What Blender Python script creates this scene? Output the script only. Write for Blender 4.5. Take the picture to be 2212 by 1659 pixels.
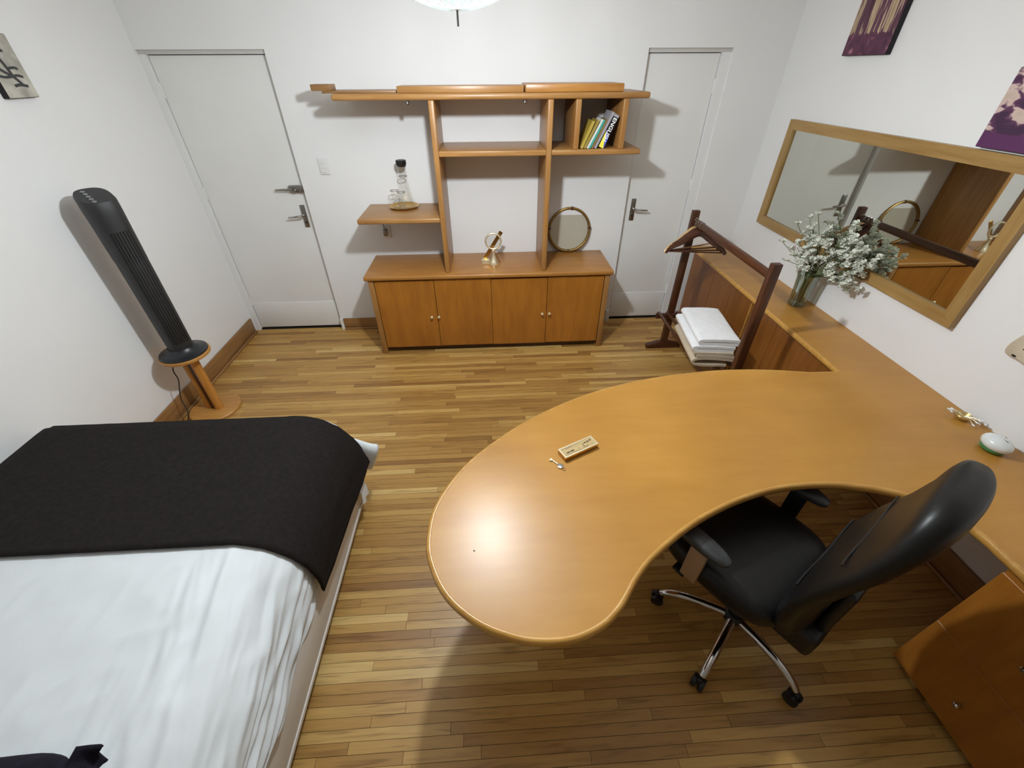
import bpy, bmesh, math, random
from mathutils import Vector, Matrix, noise

random.seed(7)
for o in list(bpy.data.objects):
    bpy.data.objects.remove(o, do_unlink=True)
SC = bpy.context.scene
COL = SC.collection
R = math.radians

# ------------------------------------------------------------------ camera
CAM = Vector((0.0, -3.6023, 1.991))
PITCH, YAW, ROLL, FPX = 37.2253, 3.0106, -0.319, 896.9
def cam_axes():
    p, y, r = R(PITCH), R(YAW), R(ROLL)
    f = Vector((math.sin(y) * math.cos(p), math.cos(y) * math.cos(p), -math.sin(p)))
    x = Vector((math.cos(y), -math.sin(y), 0)); u = x.cross(f)
    return x * math.cos(r) + u * math.sin(r), u * math.cos(r) - x * math.sin(r), f
CX, CU, CF = cam_axes()
cam = bpy.data.cameras.new('camera'); camo = bpy.data.objects.new('camera', cam); COL.objects.link(camo)
cam.sensor_fit = 'HORIZONTAL'; cam.sensor_width = 36.0; cam.lens = 36.0 * FPX / 2212.0
cam.clip_start = 0.02; cam.clip_end = 50
camo.matrix_world = Matrix(((CX.x, CU.x, -CF.x, CAM.x), (CX.y, CU.y, -CF.y, CAM.y), (CX.z, CU.z, -CF.z, CAM.z), (0, 0, 0, 1)))
SC.camera = camo
def project(P):
    d = Vector(P) - CAM; w = d.dot(CF)
    if w < 0.05: return None
    return 1106 + FPX * d.dot(CX) / w, 829.5 - FPX * d.dot(CU) / w, w

# ------------------------------------------------------------------ world, exposure, lamp light
w = bpy.data.worlds.new('world'); SC.world = w; w.use_nodes = True
w.node_tree.nodes['Background'].inputs[0].default_value = (0.5, 0.55, 0.6, 1)
w.node_tree.nodes['Background'].inputs[1].default_value = 0.0
SC.view_settings.view_transform = 'Standard'
SC.view_settings.look = 'None'
SC.view_settings.exposure = 0.0
SC.view_settings.gamma = 1.0
SC.view_settings.use_curve_mapping = False
LAMP = Vector((-0.075, -1.81, 2.256))
LAMP_POWER = 365.0
LAMP_COLOR = (0.935, 0.99, 1.03)

# room
XL, XR, YB, YF, ZC = -2.266, 2.157, 0.0, -4.7, 2.62
TOPZ = 0.724

# ------------------------------------------------------------------ materials
def lin(c):
    return tuple(((v / 255) / 12.92 if v / 255 <= 0.04045 else ((v / 255 + 0.055) / 1.055) ** 2.4) for v in c) + (1.0,)
MATS = {}
def new_mat(name):
    m = bpy.data.materials.new(name); m.use_nodes = True; MATS[name] = m
    nt = m.node_tree; return m, nt, nt.nodes['Principled BSDF']
def L(nt, a, ai, b, bi): nt.links.new(a.outputs[ai], b.inputs[bi])
def ramp(nt, stops):
    n = nt.nodes.new('ShaderNodeValToRGB'); e = n.color_ramp.elements
    while len(e) < len(stops): e.new(0.5)
    for el, (p, c) in zip(e, stops): el.position = p; el.color = c
    return n
def mapping(nt, scale, src='Object', loc=(0, 0, 0), rot=(0, 0, 0)):
    t = nt.nodes.new('ShaderNodeTexCoord'); m = nt.nodes.new('ShaderNodeMapping')
    m.inputs['Scale'].default_value = scale; m.inputs['Location'].default_value = loc; m.inputs['Rotation'].default_value = rot
    L(nt, t, src, m, 'Vector'); return m
def ntex(nt, mp, scale, detail=3, rough=0.5):
    n = nt.nodes.new('ShaderNodeTexNoise'); n.inputs['Scale'].default_value = scale
    n.inputs['Detail'].default_value = detail; n.inputs['Roughness'].default_value = rough
    if mp: L(nt, mp, 'Vector', n, 'Vector')
    return n
def add_bump(nt, b, src, out, strength, dist=0.002):
    n = nt.nodes.new('ShaderNodeBump'); n.inputs['Strength'].default_value = strength; n.inputs['Distance'].default_value = dist
    L(nt, src, out, n, 'Height'); L(nt, n, 'Normal', b, 'Normal')
def plain(name, c, rough=0.5, metal=0.0, spec=0.5, var=0.06, vscale=8, bump=0.0, bscale=120, coat=0.0):
    m, nt, b = new_mat(name)
    mp = mapping(nt, (1, 1, 1)); n = ntex(nt, mp, vscale)
    a = lin(c); d = tuple(v * (1 - var) for v in a[:3]) + (1,); u = tuple(min(1, v * (1 + var)) for v in a[:3]) + (1,)
    r = ramp(nt, [(0.3, d), (0.7, u)]); L(nt, n, 'Fac', r, 'Fac'); L(nt, r, 'Color', b, 'Base Color')
    b.inputs['Roughness'].default_value = rough; b.inputs['Metallic'].default_value = metal
    b.inputs['Specular IOR Level'].default_value = spec; b.inputs['Coat Weight'].default_value = coat
    if bump:
        n2 = ntex(nt, mp, bscale, 2); add_bump(nt, b, n2, 'Fac', bump)
    return m
def wood(name, c1, c2, axis='X', scale=6.0, stretch=14.0, rough=0.32, bump=0.03, coat=0.0, spec=0.5):
    m, nt, b = new_mat(name)
    s = {'X': (1 / stretch, 1, 1), 'Y': (1, 1 / stretch, 1), 'Z': (1, 1, 1 / stretch)}[axis]
    mp = mapping(nt, tuple(v * scale for v in s))
    n = ntex(nt, mp, 8, 5, 0.6)
    mp2 = mapping(nt, (1, 1, 1)); n2 = ntex(nt, mp2, 2.2, 2)
    r = ramp(nt, [(0.32, lin(c2)), (0.68, lin(c1))]); L(nt, n, 'Fac', r, 'Fac')
    r2 = ramp(nt, [(0.3, (0.86, 0.84, 0.82, 1)), (0.7, (1.06, 1.06, 1.06, 1))]); L(nt, n2, 'Fac', r2, 'Fac')
    mx = nt.nodes.new('ShaderNodeMixRGB'); mx.blend_type = 'MULTIPLY'; mx.inputs[0].default_value = 1
    L(nt, r, 'Color', mx, 1); L(nt, r2, 'Color', mx, 2); L(nt, mx, 'Color', b, 'Base Color')
    b.inputs['Roughness'].default_value = rough; b.inputs['Specular IOR Level'].default_value = spec
    b.inputs['Coat Weight'].default_value = coat
    if bump: add_bump(nt, b, n, 'Fac', bump, 0.001)
    return m
def glass(name, tint=(1, 1, 1), rough=0.02, alpha=0.75):
    m, nt, b = new_mat(name)
    g = nt.nodes.new('ShaderNodeBsdfGlossy'); g.inputs['Roughness'].default_value = rough
    t = nt.nodes.new('ShaderNodeBsdfTransparent'); t.inputs['Color'].default_value = tint + (1,)
    f = nt.nodes.new('ShaderNodeLayerWeight'); f.inputs['Blend'].default_value = 0.28
    r = ramp(nt, [(0.0, (0.06,) * 3 + (1,)), (1.0, (alpha,) * 3 + (1,))]); L(nt, f, 'Facing', r, 'Fac')
    mx = nt.nodes.new('ShaderNodeMixShader'); L(nt, r, 'Color', mx, 'Fac'); L(nt, t, 'BSDF', mx, 1); L(nt, g, 'BSDF', mx, 2)
    L(nt, mx, 'Shader', nt.nodes['Material Output'], 'Surface'); return m

plain('wall_paint', (232, 232, 232), 0.75, var=0.015, vscale=1.5, bump=0.12, bscale=160, spec=0.3)
plain('front_paint', (158, 148, 132), 0.8, var=0.05, vscale=2, spec=0.3)
plain('ceiling_paint', (238, 238, 236), 0.85, var=0.01, spec=0.2)
plain('door_paint', (230, 230, 228), 0.42, var=0.02, vscale=3, bump=0.03, bscale=60)
plain('door_frame_paint', (200, 198, 194), 0.5, var=0.03)
plain('dark_gap', (24, 17, 11), 0.9)
wood('pear_wood', (176, 124, 62), (160, 107, 48), 'X', 5, 10, 0.34)
wood('pear_wood_y', (178, 122, 60), (160, 102, 44), 'Y', 5, 10, 0.34)
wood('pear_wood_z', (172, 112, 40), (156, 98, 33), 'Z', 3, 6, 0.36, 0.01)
wood('desk_wood', (190, 138, 60), (182, 129, 53), 'X', 2, 5, 0.34, 0.008)
wood('desk_edge', (204, 156, 80), (186, 134, 60), 'X', 6, 8, 0.3, 0.01)
wood('shelf_wood', (170, 127, 74), (152, 107, 57), 'X', 5, 10, 0.36)
wood('shelf_wood_z', (168, 124, 70), (150, 103, 53), 'Z', 5, 10, 0.36)
wood('counter_door_wood', (146, 92, 38), (124, 74, 28), 'Z', 4, 12, 0.34)
wood('oak_trim', (158, 118, 72), (132, 94, 53), 'X', 6, 16, 0.4)
wood('oak_trim_y', (158, 118, 72), (132, 94, 53), 'Y', 6, 16, 0.4)
wood('dark_wood', (92, 54, 32), (60, 32, 18), 'Z', 6, 12, 0.35)
wood('dark_wood_x', (84, 46, 28), (54, 28, 16), 'X', 6, 12, 0.32)
wood('dark_wood_y', (96, 58, 36), (64, 36, 20), 'Y', 6, 12, 0.35)
wood('light_wood', (206, 172, 124), (184, 146, 98), 'X', 6, 12, 0.4)
wood('frame_wood', (172, 140, 86), (152, 118, 66), 'Y', 6, 14, 0.38)
wood('frame_wood_z', (172, 140, 86), (152, 118, 66), 'Z', 6, 14, 0.38)
wood('stand_wood', (206, 146, 70), (182, 120, 48), 'Z', 5, 12, 0.38)
wood('stand_disc_wood', (198, 146, 78), (176, 122, 56), 'X', 5, 8, 0.4)
plain('chrome', (205, 205, 208), 0.12, 1.0, var=0.02)
plain('steel', (150, 146, 140), 0.32, 1.0, var=0.06, vscale=30)
plain('brass', (198, 160, 88), 0.25, 1.0, var=0.06, vscale=20)
plain('pale_brass', (236, 226, 196), 0.35, 0.75, var=0.05)
plain('black_leather', (11, 11, 12), 0.42, spec=0.4, var=0.15, bump=0.15, bscale=90)
plain('black_plastic', (22, 22, 23), 0.45, var=0.1)
plain('grey_plastic', (52, 53, 55), 0.42, var=0.08)
plain('tan_panel', (176, 146, 116), 0.5, var=0.05)
plain('fan_black', (40, 40, 41), 0.55, var=0.1, bump=0.05)
plain('fan_disc_black', (30, 32, 36), 0.35, var=0.1)
plain('button_grey', (120, 122, 124), 0.4)
plain('white_plastic', (226, 226, 224), 0.35, var=0.02)
plain('white_fabric', (224, 229, 232), 0.85, var=0.03, vscale=4, bump=0.1, bscale=400, spec=0.2)
plain('runner_fabric', (33, 29, 28), 0.9, var=0.2, vscale=60, bump=0.3, bscale=500, spec=0.15)
plain('cushion_fabric', (28, 25, 34), 0.9, var=0.3, vscale=40, bump=0.4, bscale=300, spec=0.15)
plain('bed_paint', (214, 209, 202), 0.5, var=0.04, vscale=5)
plain('towel_white', (240, 240, 241), 0.95, var=0.03, vscale=30, bump=0.4, bscale=350, spec=0.1)
plain('towel_beige', (205, 190, 166), 0.95, var=0.06, vscale=30, bump=0.4, bscale=350, spec=0.1)
plain('petal_white', (226, 228, 216), 0.7, var=0.08, vscale=40, spec=0.2)
plain('stem_green', (88, 98, 56), 0.6, var=0.25, vscale=30)
plain('leaf_green', (84, 100, 62), 0.55, var=0.3, vscale=25)
plain('wire_cord', (40, 34, 30), 0.6)
plain('stone_beige', (196, 184, 162), 0.75, var=0.15, vscale=14, bump=0.5, bscale=30)
plain('canvas_black', (20, 16, 22), 0.7, var=0.2)
plain('pearl_white', (224, 228, 228), 0.18, var=0.06, coat=0.6)
plain('green_glass', (58, 120, 58), 0.12, var=0.1, coat=0.5)
plain('shell_gold', (206, 180, 120), 0.3, 0.6, var=0.15, vscale=30)
plain('mirror_glass', (214, 216, 208), 0.015, 1.0, var=0.0)
plain('tray_beige', (186, 180, 164), 0.45, 0.15, var=0.02)
plain('antique_brass', (150, 122, 70), 0.4, 0.9, var=0.15, vscale=14)
plain('book_olive', (170, 146, 60), 0.5, var=0.1)
plain('book_gold', (150, 128, 58), 0.5, var=0.1)
plain('book_white', (208, 208, 200), 0.5)
plain('book_teal', (52, 150, 136), 0.5, var=0.1)
plain('book_grey', (150, 146, 150), 0.5)
plain('book_brown', (128, 100, 62), 0.5, var=0.1)
plain('book_black', (22, 20, 26), 0.4)
plain('book_blue', (84, 96, 190), 0.4)
plain('book_yellow', (238, 226, 84), 0.4)
plain('page_cream', (222, 212, 186), 0.8, var=0.06, vscale=80)
plain('ink_white', (240, 240, 240), 0.5)
plain('ink_dark', (92, 74, 40), 0.6)
plain('inlay_tan', (190, 164, 114), 0.45, var=0.1, vscale=60)
glass('clear_glass', (0.99, 0.995, 0.99), 0.04, 0.34); glass('vase_glass', (0.80, 0.85, 0.80), 0.06, 0.75)

def plank_mat(name, island):
    m, nt, b = new_mat(name)
    g = nt.nodes.new('ShaderNodeNewGeometry')
    if island: rs, ro = g, 'Random Per Island'
    else: rs, ro = nt.nodes.new('ShaderNodeObjectInfo'), 'Random'
    cv = nt.nodes.new('ShaderNodeVectorMath'); cv.operation = 'SCALE'; cv.inputs[0].default_value = (37.0, 11.0, 5.0)
    nt.links.new(rs.outputs[ro], cv.inputs['Scale'])
    ad = nt.nodes.new('ShaderNodeVectorMath'); ad.operation = 'ADD'; L(nt, g, 'Position', ad, 0); L(nt, cv, 'Vector', ad, 1)
    mp = nt.nodes.new('ShaderNodeMapping'); mp.inputs['Scale'].default_value = (2.6, 34.0, 1.0); L(nt, ad, 'Vector', mp, 'Vector')
    wv = nt.nodes.new('ShaderNodeTexNoise'); wv.inputs['Scale'].default_value = 1.6; wv.inputs['Detail'].default_value = 6
    wv.inputs['Distortion'].default_value = 0.9; L(nt, mp, 'Vector', wv, 'Vector')
    tone = ramp(nt, [(0.0, lin((150, 108, 56))), (0.2, lin((172, 129, 68))), (0.62, lin((186, 144, 78))), (0.88, lin((200, 160, 92))), (1.0, lin((216, 182, 116)))])
    nt.links.new(rs.outputs[ro], tone.inputs['Fac'])
    gr = ramp(nt, [(0.30, (0.62, 0.57, 0.50, 1)), (0.45, (0.94, 0.93, 0.92, 1)), (0.7, (1.04, 1.04, 1.03, 1))]); L(nt, wv, 'Fac', gr, 'Fac')
    mx = nt.nodes.new('ShaderNodeMixRGB'); mx.blend_type = 'MULTIPLY'; mx.inputs[0].default_value = 1
    L(nt, tone, 'Color', mx, 1); L(nt, gr, 'Color', mx, 2); L(nt, mx, 'Color', b, 'Base Color')
    b.inputs['Roughness'].default_value = 0.38
    add_bump(nt, b, wv, 'Fac', 0.06, 0.001)
plank_mat('plank_single', False); plank_mat('plank_rest', True)

def lamp_mats():
    m, nt, b = new_mat('lamp_shade')
    t = nt.nodes.new('ShaderNodeBsdfTransparent'); t.inputs['Color'].default_value = (0.97, 0.98, 0.98, 1)
    e = nt.nodes.new('ShaderNodeEmission'); e.inputs['Color'].default_value = (0.88, 1.0, 1.0, 1); e.inputs['Strength'].default_value = 1.05
    mx = nt.nodes.new('ShaderNodeMixShader'); mx.inputs['Fac'].default_value = 0.6
    L(nt, t, 'BSDF', mx, 1); L(nt, e, 'Emission', mx, 2); L(nt, mx, 'Shader', nt.nodes['Material Output'], 'Surface')
    m, nt, b = new_mat('lamp_rib')
    b.inputs['Base Color'].default_value = (0.5, 0.56, 0.56, 1)
    b.inputs['Emission Color'].default_value = (0.85, 0.95, 0.95, 1); b.inputs['Emission Strength'].default_value = 0.45
lamp_mats()

def painting_mat(name, kind):
    m, nt, b = new_mat(name)
    if kind == 'stripes':      # runs along local Y, height along Z
        mp = mapping(nt, (1, 16, 1.1)); n = ntex(nt, mp, 2.2, 4, 0.6)
        r = ramp(nt, [(0.40, lin((72, 34, 54))), (0.50, lin((104, 66, 82))), (0.54, lin((196, 172, 140))), (0.66, lin((160, 138, 108)))])
        L(nt, n, 'Fac', r, 'Fac')
        t = nt.nodes.new('ShaderNodeTexCoord'); s = nt.nodes.new('ShaderNodeSeparateXYZ'); L(nt, t, 'Object', s, 0)
        n2 = ntex(nt, mapping(nt, (1, 1, 1)), 26, 3); r2 = ramp(nt, [(0.35, lin((70, 34, 58))), (0.6, lin((96, 50, 74))), (0.78, lin((180, 128, 140)))]); L(nt, n2, 'Fac', r2, 'Fac')
        sm = nt.nodes.new('ShaderNodeMath'); sm.operation = 'MULTIPLY_ADD'; sm.inputs[1].default_value = 0.09; sm.inputs[2].default_value = 0.05
        n3 = ntex(nt, mapping(nt, (1, 30, 1)), 1.5, 2); L(nt, n3, 'Fac', sm, 0)
        lt = nt.nodes.new('ShaderNodeMath'); lt.operation = 'LESS_THAN'; L(nt, s, 'Z', lt, 0); L(nt, sm, 0, lt, 1)
        mx = nt.nodes.new('ShaderNodeMixRGB'); L(nt, lt, 0, mx, 0); L(nt, r, 'Color', mx, 1); L(nt, r2, 'Color', mx, 2)
        L(nt, mx, 'Color', b, 'Base Color')
    elif kind == 'petals':
        mp = mapping(nt, (1, 8, 15), rot=(0.7, 0, 0), loc=(0, 0.6, 0.3)); n = ntex(nt, mp, 1.1, 3, 0.5)
        r = ramp(nt, [(0.40, lin((58, 26, 60))), (0.48, lin((92, 46, 82))), (0.52, lin((206, 180, 172))), (0.7, lin((184, 168, 146)))])
        L(nt, n, 'Fac', r, 'Fac')
        t = nt.nodes.new('ShaderNodeTexCoord'); s = nt.nodes.new('ShaderNodeSeparateXYZ'); L(nt, t, 'Object', s, 0)
        lt = nt.nodes.new('ShaderNodeMath'); lt.operation = 'LESS_THAN'; lt.inputs[1].default_value = 0.055; L(nt, s, 'Z', lt, 0)
        mx = nt.nodes.new('ShaderNodeMixRGB'); L(nt, lt, 0, mx, 0); L(nt, r, 'Color', mx, 1); mx.inputs[2].default_value = lin((86, 34, 84))
        L(nt, mx, 'Color', b, 'Base Color')
    else:
        mp = mapping(nt, (1, 1, 1)); n = ntex(nt, mp, 12, 4)
        r = ramp(nt, [(0.35, lin((150, 146, 136))), (0.65, lin((196, 192, 180)))]); L(nt, n, 'Fac', r, 'Fac'); L(nt, r, 'Color', b, 'Base Color')
    b.inputs['Roughness'].default_value = 0.6
painting_mat('painting_stripes', 'stripes'); painting_mat('painting_petals', 'petals'); painting_mat('painting_grey', 'grey')

# ------------------------------------------------------------------ mesh builder
class MB:
    def __init__(s): s.bm = bmesh.new()
    def box(s, x0, x1, y0, y1, z0, z1, bev=0.0, seg=2, M=None):
        v = [s.bm.verts.new((x, y, z)) for x in (x0, x1) for y in (y0, y1) for z in (z0, z1)]
        f = [s.bm.faces.new([v[i] for i in q]) for q in ((0, 1, 3, 2), (4, 6, 7, 5), (0, 4, 5, 1), (2, 3, 7, 6), (0, 2, 6, 4), (1, 5, 7, 3))]
        vs = v
        if bev > 0:
            e = list({ed for fa in f for ed in fa.edges})
            r = bmesh.ops.bevel(s.bm, geom=e, offset=bev, segments=seg, profile=0.5, affect='EDGES')
            vs = list({vv for fa in r['faces'] for vv in fa.verts} | {vv for vv in v if vv.is_valid})
        if M is not None:
            for vv in vs: vv.co = M @ vv.co
        return s
    def loft(s, rings, cap=True, closed=True):
        rv = [[s.bm.verts.new(p) for p in r] for r in rings]
        for a, b in zip(rv, rv[1:]):
            n = len(a)
            for i in range(n if closed else n - 1):
                j = (i + 1) % n
                s.bm.faces.new((a[i], a[j], b[j], b[i]))
        if cap and closed:
            s.bm.faces.new(list(reversed(rv[0]))); s.bm.faces.new(rv[-1])
        return s
    def lathe(s, prof, c=(0, 0, 0), n=24, cap=True):
        return s.loft([[(c[0] + r * math.cos(t), c[1] + r * math.sin(t), c[2] + z) for t in (2 * math.pi * i / n for i in range(n))] for r, z in prof], cap)
    def tube(s, path, r, n=8, closed=False, cap=True, sq=1.0):
        P = [Vector(p) for p in path]; N = len(P); rings = []; up = None
        for i, p in enumerate(P):
            if closed: t = P[(i + 1) % N] - P[i - 1]
            else: t = P[min(i + 1, N - 1)] - P[max(i - 1, 0)]
            t.normalize()
            if up is None: up = Vector((0, 0, 1)) if abs(t.z) < 0.9 else Vector((1, 0, 0))
            a = t.cross(up); a.normalize(); b = a.cross(t); up = b
            rr = r[i] if isinstance(r, (list, tuple)) else r
            rings.append([p + a * (rr * math.cos(q)) + b * (rr * sq * math.sin(q)) for q in (2 * math.pi * k / n for k in range(n))])
        if closed: rings.append(rings[0]); return s.loft(rings, False)
        return s.loft(rings, cap)
    def cyl(s, p0, p1, r0, r1=None, n=16): return s.tube([p0, p1], [r0, r0 if r1 is None else r1], n)
    def ball(s, c, r, nu=14, nv=8):
        rx, ry, rz = (r, r, r) if not isinstance(r, (tuple, list)) else r
        rings = []
        for j in range(1, nv):
            a = math.pi * j / nv - math.pi / 2
            rings.append([(c[0] + rx * math.cos(a) * math.cos(t), c[1] + ry * math.cos(a) * math.sin(t), c[2] + rz * math.sin(a)) for t in (2 * math.pi * i / nu for i in range(nu))])
        return s.loft(rings, True)
    def slab(s, poly, z0, z1):
        from mathutils.geometry import tessellate_polygon
        a = [s.bm.verts.new((x, y, z0)) for x, y in poly]; b = [s.bm.verts.new((x, y, z1)) for x, y in poly]
        n = len(poly)
        for i, j, k in tessellate_polygon([[Vector((x, y, 0)) for x, y in poly]]):
            s.bm.faces.new((b[i], b[j], b[k])); s.bm.faces.new((a[k], a[j], a[i]))
        for i in range(n): s.bm.faces.new((a[i], a[(i + 1) % n], b[(i + 1) % n], b[i]))
        return s
    def prism(s, poly, z0, z1, bev=0.0, seg=2):
        a = [s.bm.verts.new((x, y, z0)) for x, y in poly]; b = [s.bm.verts.new((x, y, z1)) for x, y in poly]
        n = len(poly); fb = s.bm.faces.new(list(reversed(a))); ft = s.bm.faces.new(b)
        for i in range(n): s.bm.faces.new((a[i], a[(i + 1) % n], b[(i + 1) % n], b[i]))
        if bev:
            bmesh.ops.bevel(s.bm, geom=list(fb.edges) + list(ft.edges), offset=bev, segments=seg, profile=0.5, affect='EDGES')
        return s
    def quad(s, pts):
        s.bm.faces.new([s.bm.verts.new(p) for p in pts]); return s
    def xf(s, M):
        bmesh.ops.transform(s.bm, matrix=M, verts=s.bm.verts); return s
    def build(s, name, mat, parent=None, loc=None, rot=None, sharp=35, flat=False):
        bmesh.ops.recalc_face_normals(s.bm, faces=s.bm.faces)
        me = bpy.data.meshes.new(name); s.bm.to_mesh(me); s.bm.free()
        if not flat:
            for p in me.polygons: p.use_smooth = True
            me.set_sharp_from_angle(angle=R(sharp))
        me.materials.append(MATS[mat])
        o = bpy.data.objects.new(name, me); COL.objects.link(o)
        if parent is not None: o.parent = parent
        if loc is not None: o.location = loc
        if rot is not None: o.rotation_euler = rot
        return o
def tag(o, label, cat, group=None, kind=None):
    o['label'] = label; o['category'] = cat
    if group: o['group'] = group
    if kind: o['kind'] = kind
    return o
def thing(name, label, cat, loc=(0, 0, 0), rz=0.0, group=None, kind=None):
    o = bpy.data.objects.new(name, None); COL.objects.link(o); o.empty_display_size = 0.05
    o.location = loc; o.rotation_euler = (0, 0, rz)
    return tag(o, label, cat, group, kind)
def copy_part(src, parent, loc=None, rot=None, scale=None):
    c = src.copy(); COL.objects.link(c); c.parent = parent
    if loc is not None: c.location = loc
    if rot is not None: c.rotation_euler = rot
    if scale is not None: c.scale = scale
    return c
def catmull(P, k=6, closed=False):
    out = []; n = len(P)
    for i in range(n if closed else n - 1):
        g = (lambda j: Vector(P[j % n])) if closed else (lambda j: Vector(P[max(0, min(n - 1, j))]))
        a, b, c, d = g(i - 1), g(i), g(i + 1), g(i + 2)
        for q in range(k):
            t = q / k
            out.append(0.5 * ((2 * b) + (c - a) * t + (2 * a - 5 * b + 4 * c - d) * t * t + (3 * b - a - 3 * c + d) * t ** 3))
    if not closed: out.append(Vector(P[-1]))
    return out
def sup(hw, hd, n=4.0, k=28, c=(0, 0)):
    out = []
    for i in range(k):
        t = 2 * math.pi * i / k; a, b = math.cos(t), math.sin(t)
        out.append((c[0] + hw * math.copysign(abs(a) ** (2 / n), a), c[1] + hd * math.copysign(abs(b) ** (2 / n), b)))
    return out

# ------------------------------------------------------------------ room shell
def shell():
    LDX0, LDX1, RDX0, RDX1, H = XL, -1.4385, 1.1447, 1.7445, 2.1
    b = MB()
    b.box(LDX1, RDX0, 0, 0.12, 0, ZC); b.box(RDX1, XR, 0, 0.12, 0, ZC)
    b.box(XL, LDX1, 0, 0.12, H, ZC); b.box(RDX0, RDX1, 0, 0.12, H, ZC)
    tag(b.build('wall_back', 'wall_paint', flat=True), 'white painted wall behind the wooden sideboard and both doors', 'wall', kind='structure')
    tag(MB().box(XL - 0.12, XL, YF, 0.12, 0, ZC).build('wall_left', 'wall_paint', flat=True), 'white painted wall beside the black tower fan', 'wall', kind='structure')
    tag(MB().box(XR, XR + 0.12, YF, 0.12, 0, ZC).build('wall_right', 'wall_paint', flat=True), 'white painted wall that carries the long mirror', 'wall', kind='structure')
    tag(MB().box(XL - 0.12, XR + 0.12, YF - 0.12, YF, 0, ZC).build('wall_front', 'front_paint', flat=True), 'beige painted wall facing the two doors', 'wall', kind='structure')
    tag(MB().box(XL - 0.12, XR + 0.12, YF - 0.12, 0.12, ZC, ZC + 0.1).build('ceiling', 'ceiling_paint', flat=True), 'white ceiling above the hanging lamp', 'ceiling', kind='structure')

    # doors
    for n, (x0, x1, lab) in enumerate(((LDX0, LDX1, 'white flush door with two metal locks next to the tower fan'), (RDX0, RDX1, 'narrow white flush door behind the clothes rack'))):
        d = thing('door_%d' % (n + 1), lab, 'door', ((x0 + x1) / 2, 0, 0), kind='structure')
        cx = (x0 + x1) / 2; a, c = x0 - cx, x1 - cx
        jl, jr = (0.045, 0.012) if n == 0 else (0.012, 0.065)
        MB().box(a, c, 0.022, 0.10, H - 0.024, H).build('frame_header', 'door_frame_paint', d, flat=True)
        MB().box(a, a + jl, 0.018 if n == 0 else 0.03, 0.10, 0, H - 0.024).build('frame_jamb', 'wall_paint' if n == 0 else 'door_frame_paint', d, flat=True)
        MB().box(c - jr, c, 0.03 if n == 0 else 0.012, 0.10, 0, H - 0.024).build('frame_jamb', 'door_frame_paint' if n == 0 else 'wall_paint', d, flat=True)
        p = MB().box(a + jl + 0.003, c - jr - 0.003, 0.045, 0.085, 0.016, H - 0.028, 0.002, 1).build('door_panel', 'door_paint', d)
        kb = MB().box(a + jl + 0.006, c - jr - 0.006, 0.040, 0.046, 0.02, 0.272, 0.003, 2)
        kb.build('kick_plate', 'door_paint', p)
        MB().box(a, c, 0.03, 0.118, 0.0, 0.004).build('gap_shade_strip', 'dark_gap', d, flat=True)  # black strip painted as the shade in the gap under the door
        MB().box(a, c, 0.1, 0.119, 0.0, H).build('dark_gap_backing', 'dark_gap', d, flat=True)
        hx = a + jl + 0.002 if n == 0 else c - jr - 0.002
        for hz in (0.30, 1.22, 1.88):
            MB().cyl((hx, 0.038, hz - 0.045), (hx, 0.038, hz + 0.045), 0.007, n=10).build('hinge', 'door_paint', p)
        # handle with long plate
        px, s = (-1.506 - cx, -1) if n == 0 else (1.224 - cx, 1)
        hp = MB().box(px - 0.019, px + 0.019, 0.034, 0.046, 0.945, 1.12, 0.004, 2).build('handle_plate', 'steel', p)
        lv = MB().cyl((px, 0.04, 1.045), (px, -0.012, 1.045), 0.008, n=10)
        lv.tube([(px, -0.012, 1.045), (px + s * 0.03, -0.016, 1.044), (px + s * 0.112, -0.012, 1.036)], [0.009, 0.0085, 0.007], 10)
        lv.build('handle_lever', 'chrome', hp)
        MB().cyl((px, 0.036, 0.985), (px, 0.031, 0.985), 0.008, n=12).build('keyhole', 'black_plastic', hp)
        if n == 0:
            lk = MB().box(px - 0.055, px + 0.032, 0.018, 0.046, 1.215, 1.268, 0.006, 2).build('latch_case', 'steel', p)
            MB().box(px + 0.028, px + 0.066, 0.006, 0.046, 1.218, 1.262, 0.005, 2).build('latch_keeper', 'steel', lk)
            MB().tube([(px - 0.02, 0.008, 1.24), (px - 0.1, 0.004, 1.242), (px - 0.155, 0.006, 1.24)], [0.009, 0.007, 0.005], 10).build('latch_lever', 'steel', lk)
            MB().lathe([(0.014, 0), (0.014, 0.014), (0.01, 0.018)], n=14).xf(Matrix.Translation((px - 0.01, 0.02, 1.232)) @ Matrix.Rotation(R(90), 4, 'X')).build('latch_knob', 'steel', lk)

    # skirting boards
    def skirt(name, axis, a0, a1, wallc, sgn, h, lab, mat):
        o = thing(name, lab, 'skirting', kind='structure')
        if axis == 'Y':
            MB().box(min(wallc, wallc + sgn * 0.018), max(wallc, wallc + sgn * 0.018), a0, a1, 0, h, 0.005, 2).build('board', mat, o)
            MB().box(min(wallc + sgn * 0.018, wallc + sgn * 0.034), max(wallc + sgn * 0.018, wallc + sgn * 0.034), a0, a1, 0, 0.022, 0.007, 3).build('quarter_round', mat, o)
        else:
            MB().box(a0, a1, wallc - 0.018, wallc, 0, h, 0.005, 2).build('board', mat, o)
            MB().box(a0, a1, wallc - 0.034, wallc - 0.018, 0, 0.022, 0.007, 3).build('quarter_round', mat, o)
    skirt('baseboard_left', 'Y', YF, -0.012, XL, 1, 0.145, 'oak skirting board behind the tower fan stand', 'oak_trim_y')
    skirt('baseboard_back', 'X', -1.41, 1.10, 0.0, 1, 0.112, 'oak skirting board behind the sideboard', 'oak_trim')
    skirt('baseboard_right', 'Y', YF, -2.0, XR, -1, 0.15, 'oak skirting board in the dark knee space under the counter', 'oak_trim_y')
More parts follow.
